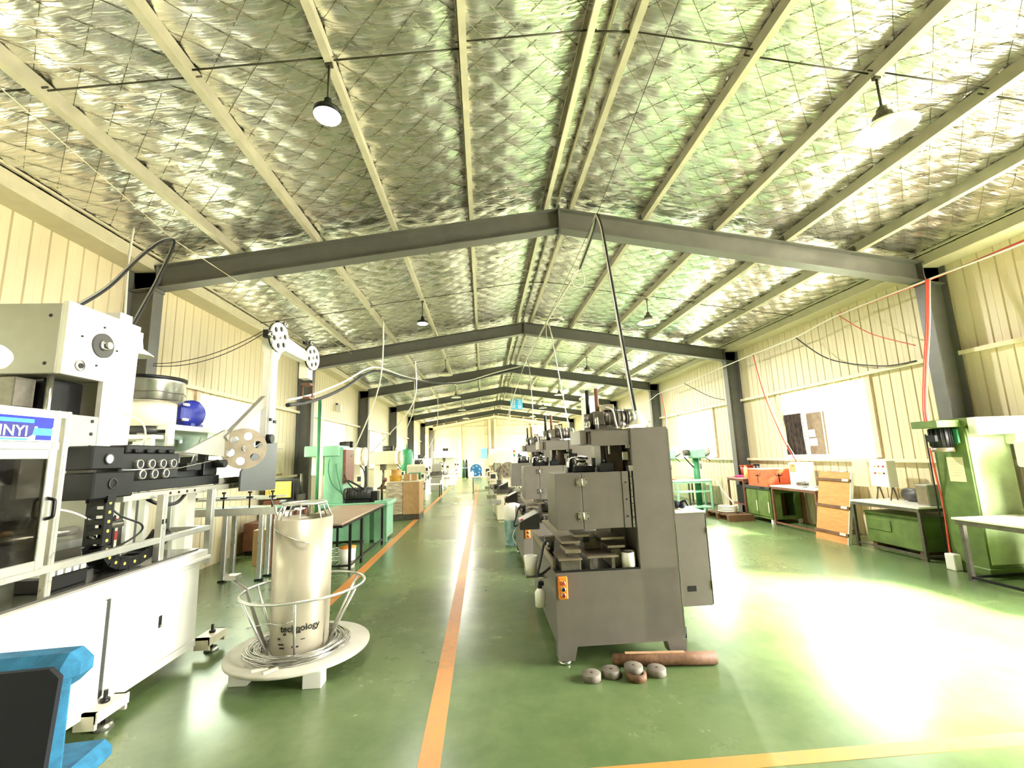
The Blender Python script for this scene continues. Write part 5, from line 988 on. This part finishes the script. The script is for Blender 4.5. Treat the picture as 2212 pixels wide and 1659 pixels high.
# plywood crate panel leaning on the bench
PB = thing('plywood_panel', 'orange plywood crate panel with battens leaning against the benches', 'board', (5.24, 7.97, 0)); PB.rotation_euler = (0, .2, 0)
part('ply_sheet', M_WOOD, PB, lambda b: b.box(0, .018, 0, .78, .0, 1.3))
for z in (.14, .62, 1.12): part('batten', M_TIMB, PB, lambda b: b.box(-.022, 0, -.02, .8, z, z+.05)); part('batten_block', M_CREAM, PB, lambda b: b.box(-.03, -.022, .02, .16, z+.005, z+.05))
part('edge_strip', M_WHITE, PB, lambda b: b.box(.0, .06, -.014, 0, .0, 1.3))
for i in range(12): part('nail_mark', M_BROWN, PB, lambda b: b.box(-.0015, 0, .12+.17*(i % 4), .15+.17*(i % 4), (.3, .78, 1.2)[i//4], (.305, .785, 1.205)[i//4]))
# green cabinet workbench
GC = thing('green_cabinet_bench', 'olive green cabinet bench with doors below the orange crate', 'cabinet', (5.46, 10.38, 0))
part('cabinet_body', M_OLIVE, GC, lambda b: (b.box(0, .03, 0, .98, .1, .78), b.box(0, .74, .95, .98, .1, .78), b.box(.03, .26, 0, .03, .1, .78), b.box(.58, .74, 0, .03, .1, .78), b.box(.03, .74, .03, .95, .1, .13), b.box(.71, .74, .03, .95, .13, .78), b.box(.26, .58, 0, .03, .7, .78), b.box(.26, .58, 0, .03, .1, .18)))
part('worktop', M_DGREY, GC, lambda b: b.box(-.03, .78, -.03, 1.01, .78, .85, .005)); part('opening_back', M_BROWN, GC, lambda b: b.box(.3, .56, .3, .32, .13, .7)); part('apron_slot', M_BLACK, GC, lambda b: b.box(-.034, -.03, .15, .32, .79, .84))
for a, c in ((.04, .48), (.5, .94)):
    dr = part('cabinet_door', M_OLIVE, GC, lambda b: b.box(-.014, 0, a, c, .15, .74, .004)); part('door_pull', M_CREAM, dr, lambda b: b.box(-.022, -.014, a+.02, a+.045, .25, .5))
part('side_door', M_OLIVE, GC, lambda b: b.box(.6, .72, -.012, 0, .15, .74, .004))
for x, y in ((.04, .04), (.7, .04), (.04, .94), (.7, .94)): part('caster_block', M_WHITE if y < .5 else M_BLACK, GC, lambda b: b.box(x-.035, x+.035, y-.035, y+.035, 0, .1))
# orange crate with T crosses
M_CRATE = mat('crate_orange', (240, 112, 70), .55, var=.12, scale=7)
OC = thing('orange_crate', 'orange wooden crate with black T crosses on the green cabinet bench', 'crate', (5.46, 10.4, .851), 0)
part('crate_walls', M_CRATE, OC, lambda b: (b.box(-.02, .66, 0, .02, 0, .4), b.box(-.02, .66, .7, .72, 0, .4), b.box(-.02, 0, .02, .7, 0, .4), b.box(.64, .66, .02, .7, 0, .4), b.box(0, .64, .02, .7, 0, .02)))
for x, y in ((-.02, 0), (.66, 0), (-.02, .72)):
    part('corner_strip', M_CRATE, OC, lambda b: b.box(x-.012, x+.012, y-.012, y+.012, 0, .41))
part('crate_cover', M_CREAM, OC, lambda b: b.box(-.03, .67, .1, .73, .4, .415))
def tcross(b, ax):
    if ax == 'y': b.box(.28, .305, -.003, 0, .09, .31); b.box(.23, .355, -.003, 0, .245, .27); b.box(.21, .225, -.003, 0, .26, .3); b.box(.37, .385, -.003, 0, .26, .29)
    else: b.box(-.023, -.02, .33, .355, .07, .3); b.box(-.023, -.02, .26, .43, .24, .265); b.box(-.023, -.02, .23, .245, .27, .31); b.box(-.023, -.02, .44, .455, .28, .31)
part('t_mark', M_BLACK, OC, lambda b: tcross(b, 'y'))['kind'] = 'stuff'; part('t_mark', M_BLACK, OC, lambda b: tcross(b, 'x'))['kind'] = 'stuff'
# boxes, controller, control panel, motor on the benches
CTL = thing('power_controller', 'white power controller box with a small label, next to the right window', 'controller', (5.95, 9.85, .901)); part('case', M_MWHITE, CTL, lambda b: b.box(-.12, .14, -.2, .28, 0, .52, .01)); part('front_label', M_CARD, CTL, lambda b: b.box(-.122, -.12, .04, .24, .3, .48)); part('label_print', M_BROWN, CTL, lambda b: b.box(-.123, -.122, .1, .17, .43, .45))
SHO = thing('angle_grinder', 'small grey grinder lying on the pale sheet table', 'grinder', (5.72, 9.5, .901)); part('grinder_body', M_IRON, SHO, lambda b: (b.sphere((0, 0, .06), .07, sz=.85), b.cyl((0, .02, .06), (.05, .3, .05), .05, .04, n=14))); part('grinder_guard', M_STEELB, SHO, lambda b: b.cyl((-.05, -.04, .02), (-.05, -.04, .035), .08, n=18))
PL = thing('document_pile', 'loose papers and a dark folder on the pale sheet table', 'papers', (5.8, 9.15, .901))
for i in range(4): part('sheet', (M_WHITE, M_MGREY, M_WHITE, M_DGREY)[i], PL, lambda b: b.box(-.2+.03*i, .1+.03*i, -.15, .1+.02*i, .004*i, .004*i+.003))
CPN = thing('control_panel_box', 'white slanted control box with buttons standing on the white-topped bench', 'control box', (5.86, 7.62, .801)); part('panel_case', M_MWHITE, CPN, lambda b: b.box(-.08, .1, -.12, .25, .22, .68, .01)); part('panel_door', M_PAPER, CPN, lambda b: b.box(-.1, -.08, .26, .6, .2, .68, .006))
for i in range(6): part('panel_button', (M_RED, M_BROWN, M_YDOT, M_DGREY, M_YDOT, M_RED)[i], CPN, lambda b: b.cyl((-.09, .0+.09*(i % 3)-.05, .58-.12*(i//3)), (-.08, .0+.09*(i % 3)-.05, .58-.12*(i//3)), .016, n=10))
for y in (-.08, .2): part('panel_leg', M_IRON, CPN, lambda b: (b.cyl((.0, y, .22), (-.08, y-.02, 0), .012, n=6), b.cyl((.02, y, .22), (.09, y+.02, 0), .012, n=6)))
MT = thing('bench_motor', 'ribbed grey electric motor lying on the white-topped bench', 'motor', (5.92, 7.0, .801)); part('motor_body', M_DGREY, MT, lambda b: b.cyl((.05, .38, .11), (.0, .02, .11), .11, n=26)); part('motor_end', M_IRON, MT, lambda b: b.lathe([(.11, 0), (.112, .01), (.1, .05), (.06, .055), (.055, .04), (.001, .04)], (.0, .02, .11), (-.14, -1, 0), 26)); part('end_hub', M_STEELB, MT, lambda b: b.cyl((-.005, -.02, .11), (-.01, -.05, .11), .035, n=16))
for a in range(6): part('end_vent', M_BLACK, MT, lambda b: b.cyl((-.006+.0, -.022, .11), (-.0065+.07*math.cos(a), -.034, .11+.07*math.sin(a)), .008, n=5))
VS = thing('bench_vice_box', 'small grey junction box at the wall end of the white-topped bench', 'box', (5.72, 6.72, .801)); part('box_body', M_MGREY, VS, lambda b: b.box(-.1, .1, -.04, .16, 0, .32, .01)); part('box_lid', M_BRONZE, VS, lambda b: b.box(-.105, -.1, -.03, .15, .02, .3))
SCR = thing('metal_offcut', 'brown metal offcut resting on the wall rail behind the plywood panel', 'offcut', (5.9, 8.75, .901)); part('offcut_body', M_BROWN, SCR, lambda b: b.box(-.08, .1, -.14, .2, .18, .36, .01)); part('offcut_block', M_BLACK, SCR, lambda b: b.box(-.05, .05, -.05, .12, 0, .18))
# side table with pink cloth and bottle, pallet, green machines
ST = bench('brown_side_table', 'brown side table with a shelf beyond the green cabinet bench', (5.5, 11.5, 0), .8, .7, 1.0, mat('pink_brown_top', (206, 160, 150), .5, var=.1), M_BROWN, rail=False); part('shelf', M_BROWN, ST, lambda b: b.box(.05, .65, .05, .75, .3, .33)); part('drawer_box', M_BLACK, ST, lambda b: b.box(.1, .6, .06, .5, .33, .8))
PC = thing('pink_cloth', 'bright pink cloth crumpled on the brown side table', 'cloth', (5.72, 12.02, 1.001)); part('cloth', mat('pink_fabric', (240, 80, 150), .8, bump=.3), PC, lambda b: (b.sphere((0, 0, .025), .14, sz=.25), b.sphere((.1, -.12, .02), .1, sz=.3)))
YB_ = thing('yellow_bottle', 'pale yellow bottle standing on the brown side table', 'bottle', (5.68, 11.62, 1.001)); part('bottle', mat('pale_yellow', (244, 236, 150), .4), YB_, lambda b: b.lathe([(.001, 0), (.055, 0), (.055, .24), (.03, .27), (.03, .3), (.001, .3)], n=18)); part('bottle_cap', M_ORANGE, YB_, lambda b: b.cyl((0, 0, .3), (0, 0, .33), .028, n=12))
RT = thing('red_tub', 'red plastic tub behind the pink cloth', 'tub', (6.0, 12.1, 1.001)); part('tub_wall', mat('tub_red', (190, 70, 54), .5), RT, lambda b: b.lathe([(.001, 0), (.13, 0), (.17, .3), (.155, .3), (.12, .02), (.001, .02)], n=22)); part('tub_rim', MATS['tub_red'], RT, lambda b: b.lathe([(.16, .29), (.185, .29), (.185, .315), (.16, .315)], n=22))
for i, (dx, m_, lab) in enumerate(((0, M_BLACK, 'black spray bottle on the wall rail beside the second right column'), (.14, mat('bottle_blue', (70, 110, 170), .4), 'blue spray bottle beside the black one on the wall rail'))):
    t = thing('spray_bottle', lab, 'bottle', (6.08, 11.8-dx, 1.001)); part('bottle_body', m_, t, lambda b: b.lathe([(.001, 0), (.04, 0), (.04, .2), (.015, .26), (.015, .3)], n=14)); part('sprayer', M_BLACK, t, lambda b: b.box(-.06, .02, -.015, .015, .3, .34, .004))
PT = thing('wooden_pallet', 'dark wooden pallet on the floor by the green cabinet bench', 'pallet', (4.72, 10.95, 0))
for i in range(5): part('deck_plank', M_TIMB, PT, lambda b: b.box(.01, .64, .02+.24*i, .2+.24*i, .13, .155))
for y in (0.02, .55, 1.08): part('stringer', M_TIMB, PT, lambda b: b.box(.0, .65, y, y+.1, .0, .13))
WS = thing('white_hose_coil', 'white hose base lying on the wooden pallet', 'hose', (5.0, 11.5, .156)); part('hose_loops', M_HOSE_W, WS, lambda b: b.tube([((.2+.01*math.sin(i))*math.cos(2*PI*i/20), (.26+.01*math.cos(i))*math.sin(2*PI*i/20), .02+.002*i) for i in range(20*4)], .018, 6)); part('hose_tail', M_HOSE_W, WS, lambda b: b.tube(smooth_path([(.2, .0, .2), (.1, .3, .5), (0, .4, .8)], 5), .02, 6))
def drill(name, label, loc, hh=1.7):
    t = thing(name, label, 'drill press', loc); part('column', M_DGREEN, t, lambda b: b.cyl((0, 0, .05), (0, 0, hh-.2), .09, n=20)); part('base', M_DGREEN, t, lambda b: b.box(-.25, .25, -.35, .2, 0, .06, .01)); part('head', M_GREEN, t, lambda b: b.box(-.14, .14, -.38, .2, hh-.25, hh, .03)); part('belt_cover', M_MWHITE, t, lambda b: b.lathe([(.001, -.04), (.16, -.04), (.17, -.03), (.17, .03), (.001, .05)], (.22, -.2, hh-.05), (.4, -1, 0), 28)); part('motor', M_IRON, t, lambda b: b.cyl((-.3, .1, hh-.08), (-.08, .1, hh-.08), .09, n=18)); part('spindle', M_STEELB, t, lambda b: b.cyl((0, -.28, hh-.55), (0, -.28, hh-.25), .03, n=12)); part('feed_handle', M_BLACK, t, lambda b: (b.cyl((.14, -.28, hh-.2), (.3, -.36, hh-.1), .012, n=6), b.cyl((.14, -.28, hh-.2), (.26, -.36, hh-.34), .012, n=6))); part('motor_brace', M_BLACK, t, lambda b: b.tube([(-.3, .1, hh-.2), (-.05, 0, hh-.55)], .02, 6)); part('work_table', M_GREEN, t, lambda b: b.box(-.22, .22, -.42, .12, .85, .89, .008)); return t
drill('pillar_drill', 'green pillar drill with white belt cover right of the nearest grey machine', (5.0, 13.0, 0), 1.78)
drill('pillar_drill', 'green pillar drill half hidden behind the electric cabinet of the grey machine', (4.15, 13.1, 0), 1.78)
GTB = bench('mint_steel_table', 'mint green steel table in front of the pillar drills', (4.0, 12.17, 0), .42, 1.0, .95, M_MWHITE, M_GREEN); part('mid_shelf', M_GREEN, GTB, lambda b: b.box(.03, .97, .03, .39, .62, .65)); part('low_shelf', M_GREEN, GTB, lambda b: b.box(.03, .97, .03, .39, .2, .23))
press('pale_green_forming_press', 'pale green forming press behind the pillar drills on the right side', (4.9, 16.5, 0), 0, M_GREEN, w=.8, d=1., h=1.8, bed=.8, motor=True, panel=False, head=.4)
press('cream_forming_press', 'cream forming press near the third right window', (4.6, 20.8, 0), 0, M_CREAM, w=.8, d=1., h=1.8, bed=.8, motor=True, panel=False, head=.4)
bench('low_parts_bench', 'low red-topped parts bench against the right wall behind the drills', (5.3, 14.3, 0), 1.4, .8, .8, mat('red_brown_top', (186, 96, 72), .5), M_IRON)

# ------------------------------------------------------------------ lamps
M_LEDON = mat('led_diffuser', (255, 252, 240), .4, emit=(255, 250, 235), estr=9.0)
M_DISH = mat('lamp_dish_enamel', (242, 240, 214), .3, var=.02)
CNT = ['nearest', 'second', 'third', 'fourth', 'fifth', 'sixth']
for k in range(6):
    y = Y1-3+BAY*k
    for sx in (-1, 1):
        side = 'left' if sx < 0 else 'right'; zt = ZT(2.52)
        disc = (sx < 0 and k in (0, 1))
        t = thing('pendant_lamp', ('%s %s hanging from the %s roof slope' % (CNT[k], 'flat round LED lamp' if disc else 'white dish lamp', side)), 'lamp', (sx*2.52, y, 0), 0, 'roof lamps')
        part('drop_rod', M_ROD, t, lambda b: (b.cyl((0, 0, 4.86), (0, 0, zt+.03), .011, n=8), b.box(-.03, .03, -.02, .02, zt-.02, zt+.03)))
        if disc:
            part('lamp_body', M_BLACK, t, lambda b: (b.cyl((0, 0, 4.72), (0, 0, 4.86), .05, .03, n=16), b.lathe([(.001, 4.76), (.11, 4.75), (.114, 4.72), (.11, 4.7)], n=36)))
            part('diffuser', M_LEDON, t, lambda b: b.lathe([(.11, 4.7), (.1, 4.685), (.001, 4.68)], n=36))
        else:
            part('heat_sink', M_IRON, t, lambda b: b.lathe([(.02, 4.9), (.045, 4.87), (.05, 4.83), (.085, 4.8), (.09, 4.74)], n=20))
            for i in range(12): a = 2*PI*i/12; part('fin', M_IRON, t, lambda b: b.cyl((.09*math.cos(a), .09*math.sin(a), 4.75), (.07*math.cos(a), .07*math.sin(a), 4.81), .008, n=4))
            part('dish', M_DISH, t, lambda b: b.lathe([(.085, 4.75), (.1, 4.745), (.24, 4.655), (.243, 4.65), (.236, 4.65), (.1, 4.735), (.001, 4.735)], n=40))
            part('diffuser', M_LEDON if (k and sx > 0) or k > 2 else M_DISH, t, lambda b: b.lathe([(.095, 4.73), (.09, 4.722), (.001, 4.72)], n=28))
        if disc or (k and sx > 0) or k > 2:
            d = bpy.data.lights.new('lamp_light', 'AREA'); d.shape = 'DISK'; d.size = .22; d.energy = 200 if sx > 0 else (70 if k > 2 else 30); d.color = (1, .96, .88)
            o = bpy.data.objects.new('lamp_light', d); COL.objects.link(o); o.parent = t; o.location = (0, 0, 4.66)

# task lamp hanging at the nearest grey machine, with its black drop cable
TLp = thing('task_lamp', 'lit white cone lamp hanging beside the motor of the nearest grey machine', 'lamp', (.28, 4.38, 0))
part('cone', M_DISH, TLp, lambda b: b.lathe([(.03, 2.2), (.04, 2.16), (.12, 2.06), (.118, 2.055), (.03, 2.15)], n=28)); part('bulb', M_LEDON, TLp, lambda b: b.sphere((0, 0, 2.085), .03))
d = bpy.data.lights.new('lamp_light', 'POINT'); d.energy = 18; d.shadow_soft_size = .04; d.color = (1, .97, .9); o = bpy.data.objects.new('lamp_light', d); COL.objects.link(o); o.parent = TLp; o.location = (0, 0, 2.05)

# ------------------------------------------------------------------ blue hanging sign
SG = thing('hanging_sign', 'small blue sign with white characters hanging from the far rafters', 'sign', (.44, 22.0, 0))
part('plate', mat('sign_sky_blue', (64, 190, 240), .4, var=.08), SG, lambda b: b.box(-.3, .3, -.012, .012, 4.06, 4.56))
def glyph(b, x, z, s_, kind):
    y0, y1 = -.02, -.012; h = s_*.09
    rows = {0: (.1, .45, .8), 1: (.05, .5, .95), 2: (.2, .55, .9), 3: (.0, .35, .7)}[kind]
    for r_ in rows: b.box(x, x+s_, y0, y1, z+r_*s_, z+r_*s_+h)
    for c_ in {0: (.15, .75), 1: (.45,), 2: (.1, .5, .85), 3: (.3, .65)}[kind]: b.box(x+c_*s_, x+c_*s_+h, y0-.001, y1, z, z+s_)
for i, (x, z) in enumerate(((-.25, 4.33), (.05, 4.33), (-.25, 4.1), (.05, 4.1))):
    o = part('character', M_WHITE, SG, lambda b: glyph(b, x, z, .19, i)); o['kind'] = 'stuff'
for x in (-.25, .25): part('hanger', M_STEELB, SG, lambda b: b.cyl((x, 0, 4.56), (x*.4, 0, 5.66), .006, n=5))

# ------------------------------------------------------------------ cables and hoses
def cable(name, label, m_, paths, cat='cable'):
    t = thing(name, label, cat)
    for i, (pts, r_) in enumerate(paths): part('strand' if i == 0 else 'strand', m_[i] if isinstance(m_, (list, tuple)) else m_, t, lambda b: b.tube(pts, r_, 7))
    return t
# long wire along the roof and the bundle that drops from it to the grey machines
apex = (.38, 5.6, 5.05)
cable('roof_guide_wire', 'thin guide wire running along the right roof slope to the cable loop', M_ROD, [([(.16, 1.2, 5.02), (.27, 3.4, 5.03), apex], .004), ([apex, (.4, 17.5, 5.1)], .004)], 'wire')
dp = [apex, (.385, 5.45, 4.8), (.38, 5.3, 4.37), (.37, 5.0, 3.41), (.35, 4.7, 2.57), (.29, 4.42, 2.19)]
cable('drop_cable', 'black and white drop cable falling from the wire loop to the nearest grey machine', [M_HOSE_B, M_HOSE_W], [(smooth_path(dp, 8), .014), (smooth_path([(x-.024, y, z) for x, y, z in dp], 8), .01)])
ob = [apex, (.39, 5.75, 5.08), (.43, 6.2, 5.05), (.53, 7.5, 5.1), (.51, 9.0, 5.16), (.44, 11.0, 5.16), (.38, 12.46, 5.1), (.32, 14.0, 5.08), (.36, 17.0, 5.16)]
cable('overhead_cable_bundle', 'white cable bundle running along the hall from the loop to the far rafters', [M_HOSE_W, M_HOSE_B], [(smooth_path(ob, 10), .022), (smooth_path([(x+.02, y, z-.02) for x, y, z in ob[:4]], 8), .018)])
cable('loop_cable', 'white cable tied in a hanging loop below the overhead bundle', M_HOSE_W, [(smooth_path([(.53, 7.5, 5.08), (.44, 7.5, 4.98), (.39, 7.5, 4.88), (.43, 7.5, 4.76), (.58, 7.5, 4.75), (.62, 7.5, 4.9), (.58, 7.5, 5.08)], 6), .01), (smooth_path([(.44, 11, 5.14), (.42, 11, 4.8), (.5, 11, 4.6), (.58, 11, 4.75), (.47, 11, 5.12)], 6), .009)])
for i, (pp, lab) in enumerate((([(.5, 11.0, 5.16), (.41, 9.5, 3.61), (.2, 7.55, 2.25)], 'pale drop cable to the second grey machine'), ([(.37, 15.0, 5.08), (.1, 12.0, 3.07), (-.1, 10.5, 2.25)], 'pale drop cable to the third grey machine'), ([(.34, 16.5, 5.1), (-.2, 17.0, 3.5), (-.25, 17.1, 2.06)], 'pale drop cable to the white arched machine'), ([(.36, 17.5, 5.1), (-.2, 19.2, 3.4), (-.35, 20.2, 1.92)], 'pale drop cable to the coiling machine far down the middle row'))):
    cable('drop_cable', lab, M_HOSE_W, [(smooth_path(pp, 8), .012)])
# left: hoses of the white machine up to the roof wire
cable('left_roof_wire', 'thin wire under the left roof slope carrying the machine hoses', M_GIRT, [([(-4.69, 2.5, 4.62), (-4.69, 4.0, 4.44), (-4.69, 4.9, 4.33)], .004), ([(-4.69, 4.9, 4.33), (-4.77, 7.0, 4.45), (-4.61, 11.5, 4.55)], .004)], 'wire')
hp = [(-4.62, 3.75, 3.13), (-4.65, 4.1, 3.46), (-4.72, 4.5, 3.93), (-4.75, 4.8, 4.25), (-4.69, 4.9, 4.33), (-4.665, 4.87, 4.22), (-4.66, 4.8, 4.04), (-4.63, 4.6, 3.64), (-4.6, 4.33, 3.13)]
cable('machine_hose', 'grey hose pair bent over the left roof wire above the white press head', [MATS['machine_light_grey'], M_HOSE_B], [(smooth_path(hp, 8), .013), (smooth_path([(x+.022, y-.015, z-.02) for x, y, z in hp], 8), .012)])
cable('white_conduit', 'white conduit drop beside the first left column down to the press head', M_HOSE_W, [(smooth_path([(-5.35, 5.2, 4.62), (-5.21, 5.0, 4.08), (-4.62, 4.28, 3.14)], 6), .012)])
cable('left_wall_wire', 'two thin dark wires slung from the left column to the reel arm', M_ROD, [(arc((-5.88, 6.46, 3.25), (-4.2, 6.1, 3.62), .12), .006), (arc((-5.88, 6.46, 3.22), (-4.2, 6.1, 3.58), .15), .006)], 'wire')
bk = [(-4.08, 6.6, 2.63), (-4.21, 8.0, 2.88), (-4.05, 9.0, 3.23), (-3.79, 10.5, 3.87), (-3.39, 12.0, 3.98), (-2.82, 13.5, 4.08), (-1.9, 15.0, 4.3), (-.76, 16.0, 4.74), (.3, 16.9, 5.1)]
cable('crossing_hose', 'thick black hose and white cable crossing from reel arm to mid hall', [M_HOSE_B, M_HOSE_W], [(smooth_path(bk, 8), .03), (smooth_path([(x, y, z+.07+.06*math.sin(i*.9)) for i, (x, y, z) in enumerate(bk)], 8), .02)], 'hose')
for i, (x, y, z0, x1, y1, z1, lab) in enumerate(((-3.3, 9.2, 4.7, -4.3, 10.6, 1.9, 'white cable drop to the mint green press'), (-2.9, 11, 4.2, -4.3, 12.4, 2.0, 'white cable drop to the white forming machine'), (-3.6, 15.5, 4.5, -4.4, 16.2, 2.1, 'white cable drop to the cream forming machine'), (-3.2, 19.5, 4.6, -3.95, 18.3, 1.3, 'white cable drop to the teal press'))):
    cable('drop_cable', lab, M_HOSE_W, [(smooth_path([(x, y, z0), (x-.1, y+.1, (z0+z1)/2), (x1, y1, z1)], 8), .014)])
cable('pipe_pole', 'green and white striped vertical pipe pole behind the reel arm', [M_DGREEN, M_HOSE_W], [([(-4.93, 10.26, 0), (-4.93, 10.26, 3.2)], .035), ([(-4.86, 10.25, 0), (-4.86, 10.25, 3.1)], .03)], 'pipe')
# right: red and white cables along the columns
rw = [(5.84, 4.0, 4.38), (5.84, 5.0, 4.34), (5.85, 6.3, 4.32), (5.8, 8.05, 4.33), (5.8, 9.26, 4.2), (5.8, 10.92, 4.19), (5.8, 13.54, 4.12), (5.8, 14.9, 4.06), (5.8, 17.15, 4.03), (5.8, 19.0, 3.88), (5.8, 26, 3.8)]
cable('cable_run', 'red and cream cable run slung along the right columns', [M_HOSE_R, M_HOSE_W], [(smooth_path(rw[:4], 8), .016), (smooth_path([(x-.02, y, z-.015+.02*math.sin(y*2.3)) for x, y, z in rw], 8), .014)])
rd = [(5.76, 6.2, 4.3), (5.62, 6.2, 3.58), (5.42, 6.18, 2.86), (5.26, 6.14, 2.3), (5.2, 6.1, 1.98)]
cable('red_drop_cable', 'red cable falling from the first right column to the tall green press', [M_HOSE_R, M_HOSE_R, M_HOSE_W], [(smooth_path(rd, 8), .014), (smooth_path([(x-.03, y, z) for x, y, z in rd], 8), .013), (smooth_path([(x+.03, y, z) for x, y, z in rd], 8), .008)])
cable('red_drop_cable', 'red and white cable dropping beside the right window to the white controller', [M_HOSE_R, M_HOSE_W], [(smooth_path([(5.8, 10.89, 4.18), (5.9, 10.8, 3.14), (6.0, 10.45, 2.0), (5.99, 10.05, 1.42)], 8), .012), (smooth_path([(5.83, 10.85, 4.18), (5.93, 10.76, 3.14), (6.03, 10.42, 2.0), (6.02, 10.02, 1.42)], 8), .01)])
cable('red_slack_wire', 'thin red wire hanging slack from the cable run to the first right column', M_HOSE_R, [(smooth_path([(5.8, 8.03, 4.3), (5.85, 7.46, 3.78), (5.88, 6.7, 3.36)], 8), .008)], 'wire')
cable('black_slack_wire', 'black wire sagging along the right wall above the window', M_HOSE_B, [(smooth_path([(5.8, 9.29, 4.2), (6.0, 8.68, 3.57), (6.1, 7.64, 3.2), (6.17, 7.01, 3.16)], 8), .013)], 'wire')
cable('black_slack_wire', 'dark wire sagging to the second right column', M_HOSE_B, [(smooth_path([(5.75, 14.83, 4.06), (5.8, 13.39, 3.43), (5.86, 12.6, 3.2)], 8), .012)], 'wire')
cable('red_drop_cable', 'red cable hanging beyond the second right column', [M_HOSE_R, M_HOSE_W], [(smooth_path([(5.8, 17.0, 4.03), (5.75, 16.7, 2.8), (5.3, 16.6, 1.9)], 8), .014), (smooth_path([(5.83, 17.0, 4.03), (5.78, 16.7, 2.8), (5.33, 16.6, 1.9)], 8), .01)])
cable('pull_cord', 'thin pale cord hanging across the first right window', M_HOSE_W, [(smooth_path([(5.9, 8.64, 4.31), (6.0, 8.65, 3.42), (6.05, 8.69, 2.55), (6.0, 8.45, 1.47), (5.9, 8.25, 1.1)], 8), .006)], 'cord')
# dark mesh curtain and film in the first right window
DC = thing('dark_mesh_curtain', 'dark gauze curtain bunched in the left half of the first right window', 'curtain', (6.2, 10.0, 0))
def curt(b):
    n, m_ = 22, 10; vs = []; 
    for j in range(m_+1):
        for i in range(n+1):
            y = .62-.66*i/n; vs.append((.05*math.sin(i*1.3+.2*j)*.6+.02*noise.noise((i*.5, j*.4, 2)), y, 1.58+.97*j/m_))
    b.add(vs, [(j*(n+1)+i, j*(n+1)+i+1, (j+1)*(n+1)+i+1, (j+1)*(n+1)+i) for j in range(m_) for i in range(n)], True)
part('gauze', mat('dark_gauze', (74, 60, 52), .9, var=.4, scale=9, stretch=(1, 4, 1)), DC, curt)
part('film_pane', mat('brown_film', (150, 128, 106), .3, var=.15), DC, lambda b: b.box(.1, .106, -.6, -.03, 1.58, 2.54)); part('curtain_rod', M_FRAME, DC, lambda b: b.cyl((0, .64, 2.56), (0, -.04, 2.56), .008, n=6))
for z, w_ in ((2.05, .2), (1.85, .24)): part('taped_sheet', M_WHITE, DC, lambda b: b.box(.094, .1, -.06-w_, -.06, z-.07, z+.1))
for x, y, z in ((-5.95, 12.0, 3.35),):
    t = thing('speaker_box', 'small white speaker box high on the left wall past the second column', 'speaker', (-6.2, 15.6, 3.62)); part('speaker_case', M_WHITE, t, lambda b: b.box(-.05, .1, -.08, .08, -.14, .1, .01)); part('speaker_bracket', M_BLACK, t, lambda b: b.box(-.08, -.02, -.04, .04, .1, .16))
nt_ = thing('paper_notice', 'cream paper notice on the left wall beside the second left column', 'notice', (-6.28, 11.35, 1.55)); part('sheet', M_PAPER, nt_, lambda b: b.box(0, .01, -.35, .35, 0, .75)); part('print_line', M_MGREY, nt_, lambda b: b.box(.01, .0115, -.25, .25, .6, .62))
YM = thing('yellow_machine_panel', 'small yellow-panelled machine on a stand left of the second left column', 'machine', (-5.85, 10.75, 0)); part('stand', M_BROWN, YM, lambda b: b.box(-.3, .35, -.3, .3, 0, 1.0, .01)); part('panel', mat('yellow_panel', (240, 206, 90), .5, var=.15), YM, lambda b: b.box(-.25, .3, -.33, -.3, 1.05, 1.4)); part('frame', M_BLACK, YM, lambda b: b.box(-.3, .35, -.3, .2, 1.0, 1.45, .01)); part('valve_tree', M_IRON, YM, lambda b: (b.cyl((.43, -.1, 1.0), (.43, -.1, 1.55), .03, n=8), b.box(.36, .5, -.2, 0, .98, 1.1), b.box(.36, .4, -.2, 0, 0, .98)))
